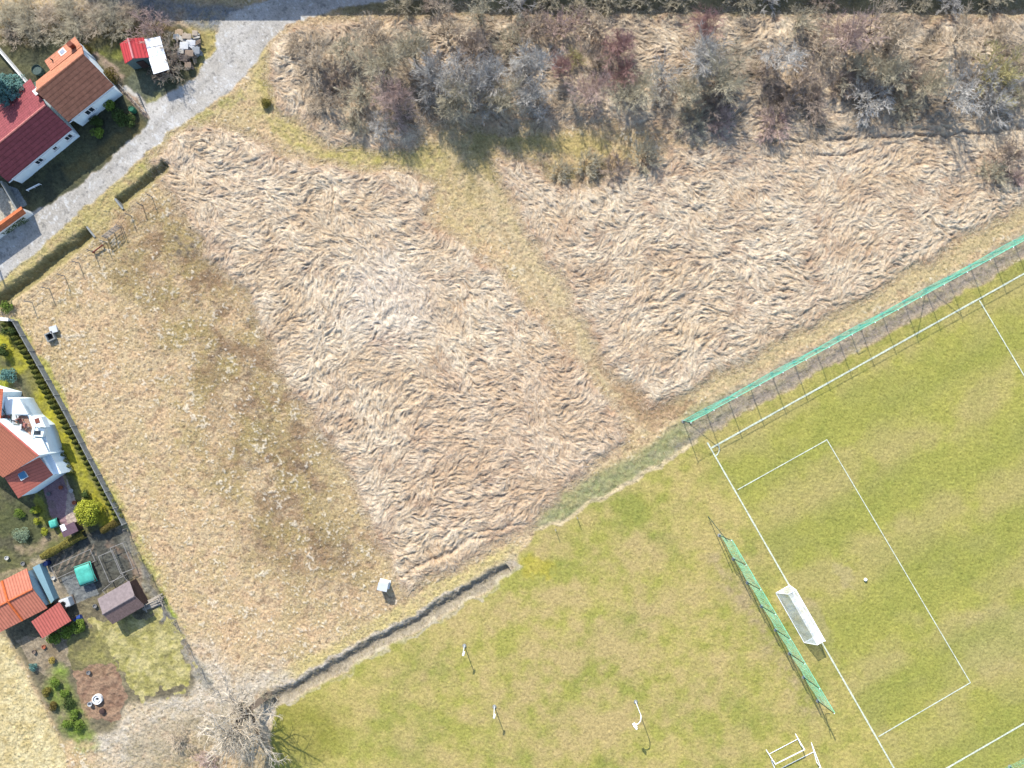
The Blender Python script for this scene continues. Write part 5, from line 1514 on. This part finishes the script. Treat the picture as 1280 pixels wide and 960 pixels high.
for x, y, r_, cl, lb in ((186, 32, 24, 'pink', 'pale pinkish bare bush above the white roofed shed'), (207, 62, 18, 'tan', 'bare tan bush hanging over the white flat roof'), (213, 86, 18, 'tan', 'bare tan bush below the white flat roof, beside the junk pile'),
                         (218, 70, 14, 'brown', 'bare brown bush between white flat roof and junk pile'), (200, 90, 13, 'brown', 'small bare brown bush at the foot of the white roofed shed')):
    bush(x, y, r_, 'm', cl, lb, 'bare bushes around the sheds', hk=1.0)
TE = [(508, 4), (540, 0), (650, 2), (688, -2), (726, 4), (760, 2), (800, 0), (845, 2), (930, 2), (965, 0), (1030, 2), (1150, 0), (1190, 4), (1240, 2)]
tew = ['above the left end of the scrub', 'above the tall olive bush', 'above the silver row', 'above the faded pink bush', 'just left of the open reed gap', 'over the left of the open reed gap', 'over the middle of the open reed gap', 'over the right of the open reed gap',
       'right of the lone dusky red bush', 'above the open silver tree', 'left of the tallest tan tree', 'right of the tallest tan tree', 'above the open tan tree', 'nearest the right corner']
for (x, y), t in zip(TE, tew):
    bush(x, y, 18, 'm', ['olive', 'brown', 'grey', 'olive'][rb_.randrange(4)], 'shaded bare bush on the top edge ' + t, 'shaded bushes along the top edge', hk=.8)

# big bare tree at the lower left
tm, cm = bare_plant(777, 10.0, 4.4, 8, trunk_h=3.6, trunk_r=.5, levels=5, kids=(4, 3, 3, 3, 3), twig=.010, lean=(-2.6, -1.6))
g = G(337, 868)
root = empty('bare_tree', g, 'big pale leafless tree at the corner where stone ditch and garden path meet', 'tree')
link_mesh('trunk', tm, BARK, root); link_mesh('crown', cm, TW['white'], root)
for x, y, r_, cl, lb in ((258, 948, 16, 'pink', 'pinkish bush under the big pale tree at the bottom edge'), (330, 872, 12, 'olive', 'olive bush at the foot of the big pale tree'),
                         (222, 925, 17, 'tan', 'tan bush at the lower left of the big pale tree'), (300, 935, 18, 'tan', 'tan bush in the middle of the big pale tree crown')):
    bush(x, y, r_, 'm', cl, lb, 'bushes below the big pale tree', hk=.7)

# leafy plants: many small leaf faces spread through the crown
def leaf_mesh(name, n, size, fn, seed, core=None):
    r = np.random.default_rng(seed)
    Pn, Nn = fn(r, n)
    rv = r.standard_normal((n, 3)); Nn = Nn + rv * .55; Nn /= np.linalg.norm(Nn, axis=1, keepdims=True)
    u = np.cross(Nn, r.standard_normal((n, 3))); u /= np.linalg.norm(u, axis=1, keepdims=True); v = np.cross(Nn, u)
    s = size * r.uniform(.6, 1.4, n)[:, None]
    V = np.stack([Pn - u * s, Pn - v * s * .55, Pn + u * s, Pn + v * s * .55], 1)
    F = (np.arange(n) * 4)[:, None] + np.arange(4)[None]
    return np_mesh(name, V.reshape(-1, 3), F)
def f_ball(rx, rz, lumps=7, seed=0):
    rs = np.random.default_rng(seed + 50)
    cen = rs.normal(0, 1, (lumps, 3)); cen /= np.linalg.norm(cen, axis=1, keepdims=True); cen[:, 2] = np.abs(cen[:, 2]) * .8; cen *= rs.uniform(.3, .6, (lumps, 1))
    rad = rs.uniform(.38, .6, lumps)
    def fn(r, n):
        k = r.integers(0, lumps, n)
        d = r.standard_normal((n, 3)); d /= np.linalg.norm(d, axis=1, keepdims=True)
        p = cen[k] + d * (rad[k] * r.uniform(.75, 1.05, n))[:, None]
        p[:, :2] *= rx; p[:, 2] = np.maximum(p[:, 2] * rz + rz * .75, .03)
        return p, d
    return fn
def f_cone(rx, h):
    def fn(r, n):
        z = r.uniform(0, 1, n) ** .8; a = r.uniform(0, 2 * math.pi, n)
        rr_ = rx * (1 - z ** 1.6) * r.uniform(.8, 1.08, n) + .03
        p = np.stack([np.cos(a) * rr_, np.sin(a) * rr_, z * h], 1)
        d = np.stack([np.cos(a), np.sin(a), np.full(n, .5)], 1)
        return p, d
    return fn
def leafm(name, rgb):
    return solid(name, A4(*rgb), .75, .22, 3, island=.3)
LM = {'thuja': leafm('thuja_leaf', (122, 126, 58)), 'yellowgreen': leafm('yellow_green_leaf', (196, 200, 70)), 'green': leafm('green_leaf', (134, 160, 66)), 'dark': leafm('dark_leaf', (92, 112, 58)),
      'bluish': leafm('blue_spruce_needles', (120, 166, 156)), 'olive': leafm('olive_leaf', (146, 136, 66)), 'pale': leafm('pale_variegated_leaf', (176, 196, 160)), 'gold': leafm('golden_leaf', (214, 190, 100)), 'brown': leafm('brown_leaf', (124, 110, 56))}
def ordinal(i):
    ones = ['zeroth', 'first', 'second', 'third', 'fourth', 'fifth', 'sixth', 'seventh', 'eighth', 'ninth', 'tenth', 'eleventh', 'twelfth', 'thirteenth', 'fourteenth', 'fifteenth', 'sixteenth', 'seventeenth', 'eighteenth', 'nineteenth']
    tens = {20: 'twent', 30: 'thirt', 40: 'fort'}
    if i < 20: return ones[i]
    t = i // 10 * 10
    return tens[t] + 'ieth' if i % 10 == 0 else tens[t] + 'y-' + ones[i % 10]
thm = [leaf_mesh('thuja', 900, .055, f_cone(.36, 1.5), 500 + i) for i in range(4)]
for me in thm: me.materials.append(LM['thuja'])
rt = random.Random(5)
def thuja(px, py, sc, label, group):
    g = P(px, py, .7)
    o = bpy.data.objects.new('thuja', thm[rt.randrange(4)]); COL.objects.link(o)
    o.location = (g.x, g.y, 0); o.rotation_euler.z = rt.uniform(0, 6.28)
    s = sc * rt.uniform(.9, 1.1); o.scale = (s * 1.12, s * 1.12, s)
    tag(o, label, 'thuja', group)
row = [(7, 406), (30, 440), (60, 496), (90, 546), (120, 598), (147, 647)]
rp = line_pts([Vector((x, y, 0)) for x, y in row], 7.15)
for i, p in enumerate(rp):
    thuja(p.x, p.y, 1.0, '%s small thuja counted from the road end of the long row' % ordinal(i + 1), 'thujas in the long row beside the slab fence')
for i, p in enumerate([(71, 563), (75, 570), (79, 577), (83, 584), (87, 591)]):
    thuja(p[0], p[1], .95, '%s thuja from the top of the short row by the terrace house' % ordinal(i + 1), 'thujas in the short row by the terrace house')

def shrub(px, py, rpx, hm, mat, label, name='shrub', n=1600, leaf=.07, cat='shrub', group=None, lumps=8):
    g = P(px, py, hm * .5); sd_ = int(px * 7 + py)
    root = empty(name, (g.x, g.y, hz(px, py) if 0 < px else 0), label, cat, group, rz=rt.uniform(0, 6.28))
    me = leaf_mesh('crown', n, leaf, f_ball(rpx * S, hm / 2, lumps, sd_), sd_)
    link_mesh('crown', me, mat, root)
    m = MB(); w_ = world_loc(root)
    for i in range(5):
        a_ = i * 1.25; m.tube(w_, w_ + Vector((math.cos(a_) * rpx * S * .45, math.sin(a_) * rpx * S * .45, hm * .7)), .04, .015, 5)
    m.build('trunk', BARK, root)
    return root
shrub(107, 62.5, 9, 1.5, LM['brown'], 'round olive clipped bush beside the orange roof chimney end', n=2200, leaf=.06)
shrub(138, 95, 12.5, 1.9, LM['brown'], 'bigger round olive clipped bush by the corner of the tall house', n=3000, leaf=.06)
shrub(136, 131, 9, 1.6, LM['green'], 'bright green bush against the white wall below the orange roof', n=1500)
shrub(148, 147, 13, 1.4, LM['dark'], 'dark green bush in the front garden of the tall white house', n=2500)
shrub(163, 150, 9, 1.1, LM['dark'], 'dark green bush at the road corner of the front garden', n=1500)
shrub(122, 166, 9, 1.1, LM['green'], 'low green bush below the white wall beside the window', n=1400)
shrub(118, 152, 9, 1.2, LM['dark'], 'dark bush pressed to the white wall below the tall house window', n=1400)
shrub(332, 128, 9, .9, LM['olive'], 'lone round olive bush on the green verge left of the scrub', n=1500, leaf=.06)
shrub(108, 641, 18, 3.2, LM['yellowgreen'], 'big leafy yellow green bush beside the mauve patio', n=8000, leaf=.09, lumps=14)
shrub(45, 638, 6, .8, LM['yellowgreen'], 'small yellow green ball bush in the lawn, nearest the salmon roof', n=1100, leaf=.05)
shrub(41, 638, 5, .7, LM['green'], 'green ball bush left of the small yellow green ball bush', n=900, leaf=.05)
shrub(24, 642, 8, .9, LM['green'], 'flat green bush in the middle of the shaded lawn', n=1500, leaf=.05)
shrub(46, 652, 5, .8, LM['yellowgreen'], 'yellow green ball bush in the lawn, second from the salmon roof', n=1000, leaf=.05)
shrub(55, 665, 6, .9, LM['yellowgreen'], 'yellow green ball bush nearest the box hedge', n=1200, leaf=.05)
shrub(25, 669, 12, 1.0, LM['pale'], 'round pale speckled shrub in the shaded lawn', n=2600, leaf=.05)
shrub(8, 468, 12, 1.6, LM['bluish'], 'grey green bush at the left edge above the terrace house', n=2000)
shrub(10, 415, 9, 1.8, LM['dark'], 'dark evergreen at the left edge by the first thujas', n=1600)
shrub(3, 438, 9, 1.8, LM['dark'], 'dark evergreen at the left edge above the grey green bush', n=1600)
shrub(8, 384, 9, 1.0, LM['green'], 'green bush at the left edge below the long ditch', n=1200)
shrub(107, 618, 6, 1.0, LM['dark'], 'small dark bush between short thuja row and big yellow green bush', n=900)
shrub(86, 789, 19, 1.4, LM['green'], 'wide green bush below the red ribbed roof, leftmost part', n=2200) if False else None
for x, y, r_, lb in ((67, 797, 9, 'green bush below the red ribbed roof, lower one of three'), (82, 790, 11, 'green bush below the red ribbed roof, middle one of three'), (97, 783, 10, 'green bush below the red ribbed roof, upper one of three')):
    shrub(x, y, r_, 1.4, LM['green'], lb, n=2200)
shrub(65, 826, 5.5, .7, LM['gold'], 'small golden round bush in the lower garden', n=1100, leaf=.05)
shrub(41, 834, 6.5, .8, LM['bluish'], 'small dark bluish bush at the left of the lower garden', n=1100, leaf=.05)
for i, (x, y, r_, k, lb) in enumerate(((69, 854, 8, 'green', 'topmost green shrub of the row in the lower garden'), (80, 868, 8, 'green', 'second green shrub from the top of the lower garden row'), (84, 880, 10, 'dark', 'biggest dark green shrub of the lower garden row'),
                                      (92, 893, 8, 'green', 'green shrub below the biggest one in the lower garden row'), (84, 905, 8, 'green', 'green shrub at the left foot of the lower garden row'), (98, 908, 9, 'green', 'lowest right green shrub of the lower garden row'),
                                      (58, 866, 7, 'olive', 'olive shrub on the left of the lower garden row'), (66, 884, 7, 'brown', 'brownish shrub on the lower left of the garden row'))):
    shrub(x, y, r_, .9, LM[k], lb, n=1500, leaf=.06)
# clipped box hedge
def hedge(pts, wd, h, mat, name, label, n=5000):
    a = Vector(pts[0]); b = Vector(pts[-1]); c = (a + b) / 2; d = (b - a); L_ = d.length; d.normalize(); nn = np.array([-d.y, d.x, 0])
    def fn(r, k):
        t = r.uniform(-.5, .5, k) * L_; s = r.uniform(-1, 1, k); z = h * (1 - .25 * np.abs(s) ** 3) * np.where(r.random(k) < .6, r.uniform(.88, 1.04, k), r.uniform(.05, 1, k))
        s = np.where(z < h * .8, np.sign(s) * r.uniform(.85, 1.08, k), s)
        p = np.outer(t, np.array([d.x, d.y, 0])) + np.outer(s * wd / 2 * (1 + .12 * np.sin(t * 3)), nn); p[:, 2] = z
        dd_ = np.outer(s, nn) + np.array([0, 0, 1.0]); return p, dd_
    me = leaf_mesh(name, n, .06, fn, 9)
    o = link_mesh(name, me, mat); o.location = (c.x, c.y, 0)
    return tag(o, label, 'hedge')
hedge([g_(51, 697, .8), g_(104, 668, .8)], .75, 1.0, LM['olive'], 'box_hedge', 'clipped olive hedge between shaded lawn and vegetable plot')
hedge([g_(126, 664, .8), g_(150, 650, .8)], .7, 1.0, LM['brown'], 'box_hedge', 'short brownish hedge joining the last thuja to the big yellow green bush', n=2500)
hedge([g_(-30, 306, .8), g_(30, 270, .8)], .8, 1.1, LM['dark'], 'dark_hedge', 'dark hedge in the shade of the orange capped courtyard wall', n=3500)

# blue spruce
def spruce(px, py, rpx, h, label):
    g = P(px, py, h * .45)
    root = empty('blue_spruce', (g.x, g.y, 0), label, 'tree')
    R_ = rpx * S
    def fn(r, n):
        k = 15; lay = r.integers(0, k, n); zt = lay / k
        br = r.integers(0, 11, n); a = br * 2 * math.pi / 11 + lay * .7 + r.normal(0, .10, n)
        ln = R_ * (1 - zt) ** .75 * (0.8 + .25 * np.sin(br * 2.3 + lay)); t = r.uniform(.12, 1, n) ** .6
        rr_ = ln * t + .05
        p = np.stack([np.cos(a) * rr_, np.sin(a) * rr_, h * (.08 + .9 * zt) - .22 * rr_ + r.normal(0, .08, n)], 1)
        return p, np.stack([np.cos(a) * .3, np.sin(a) * .3, np.ones(n)], 1)
    me = leaf_mesh('crown', 26000, .085, fn, 66); link_mesh('crown', me, LM['bluish'], root)
    m = MB(); w_ = world_loc(root); m.tube(w_, w_ + Vector((0, 0, h)), .22, .03, 8); m.build('trunk', BARK, root)
spruce(6, 112, 31, 8.5, 'tall blue spruce beside the maroon roof at the left edge')
spruce(-40, 180, 26, 7.0, 'blue spruce mostly beyond the left edge behind the maroon roof')
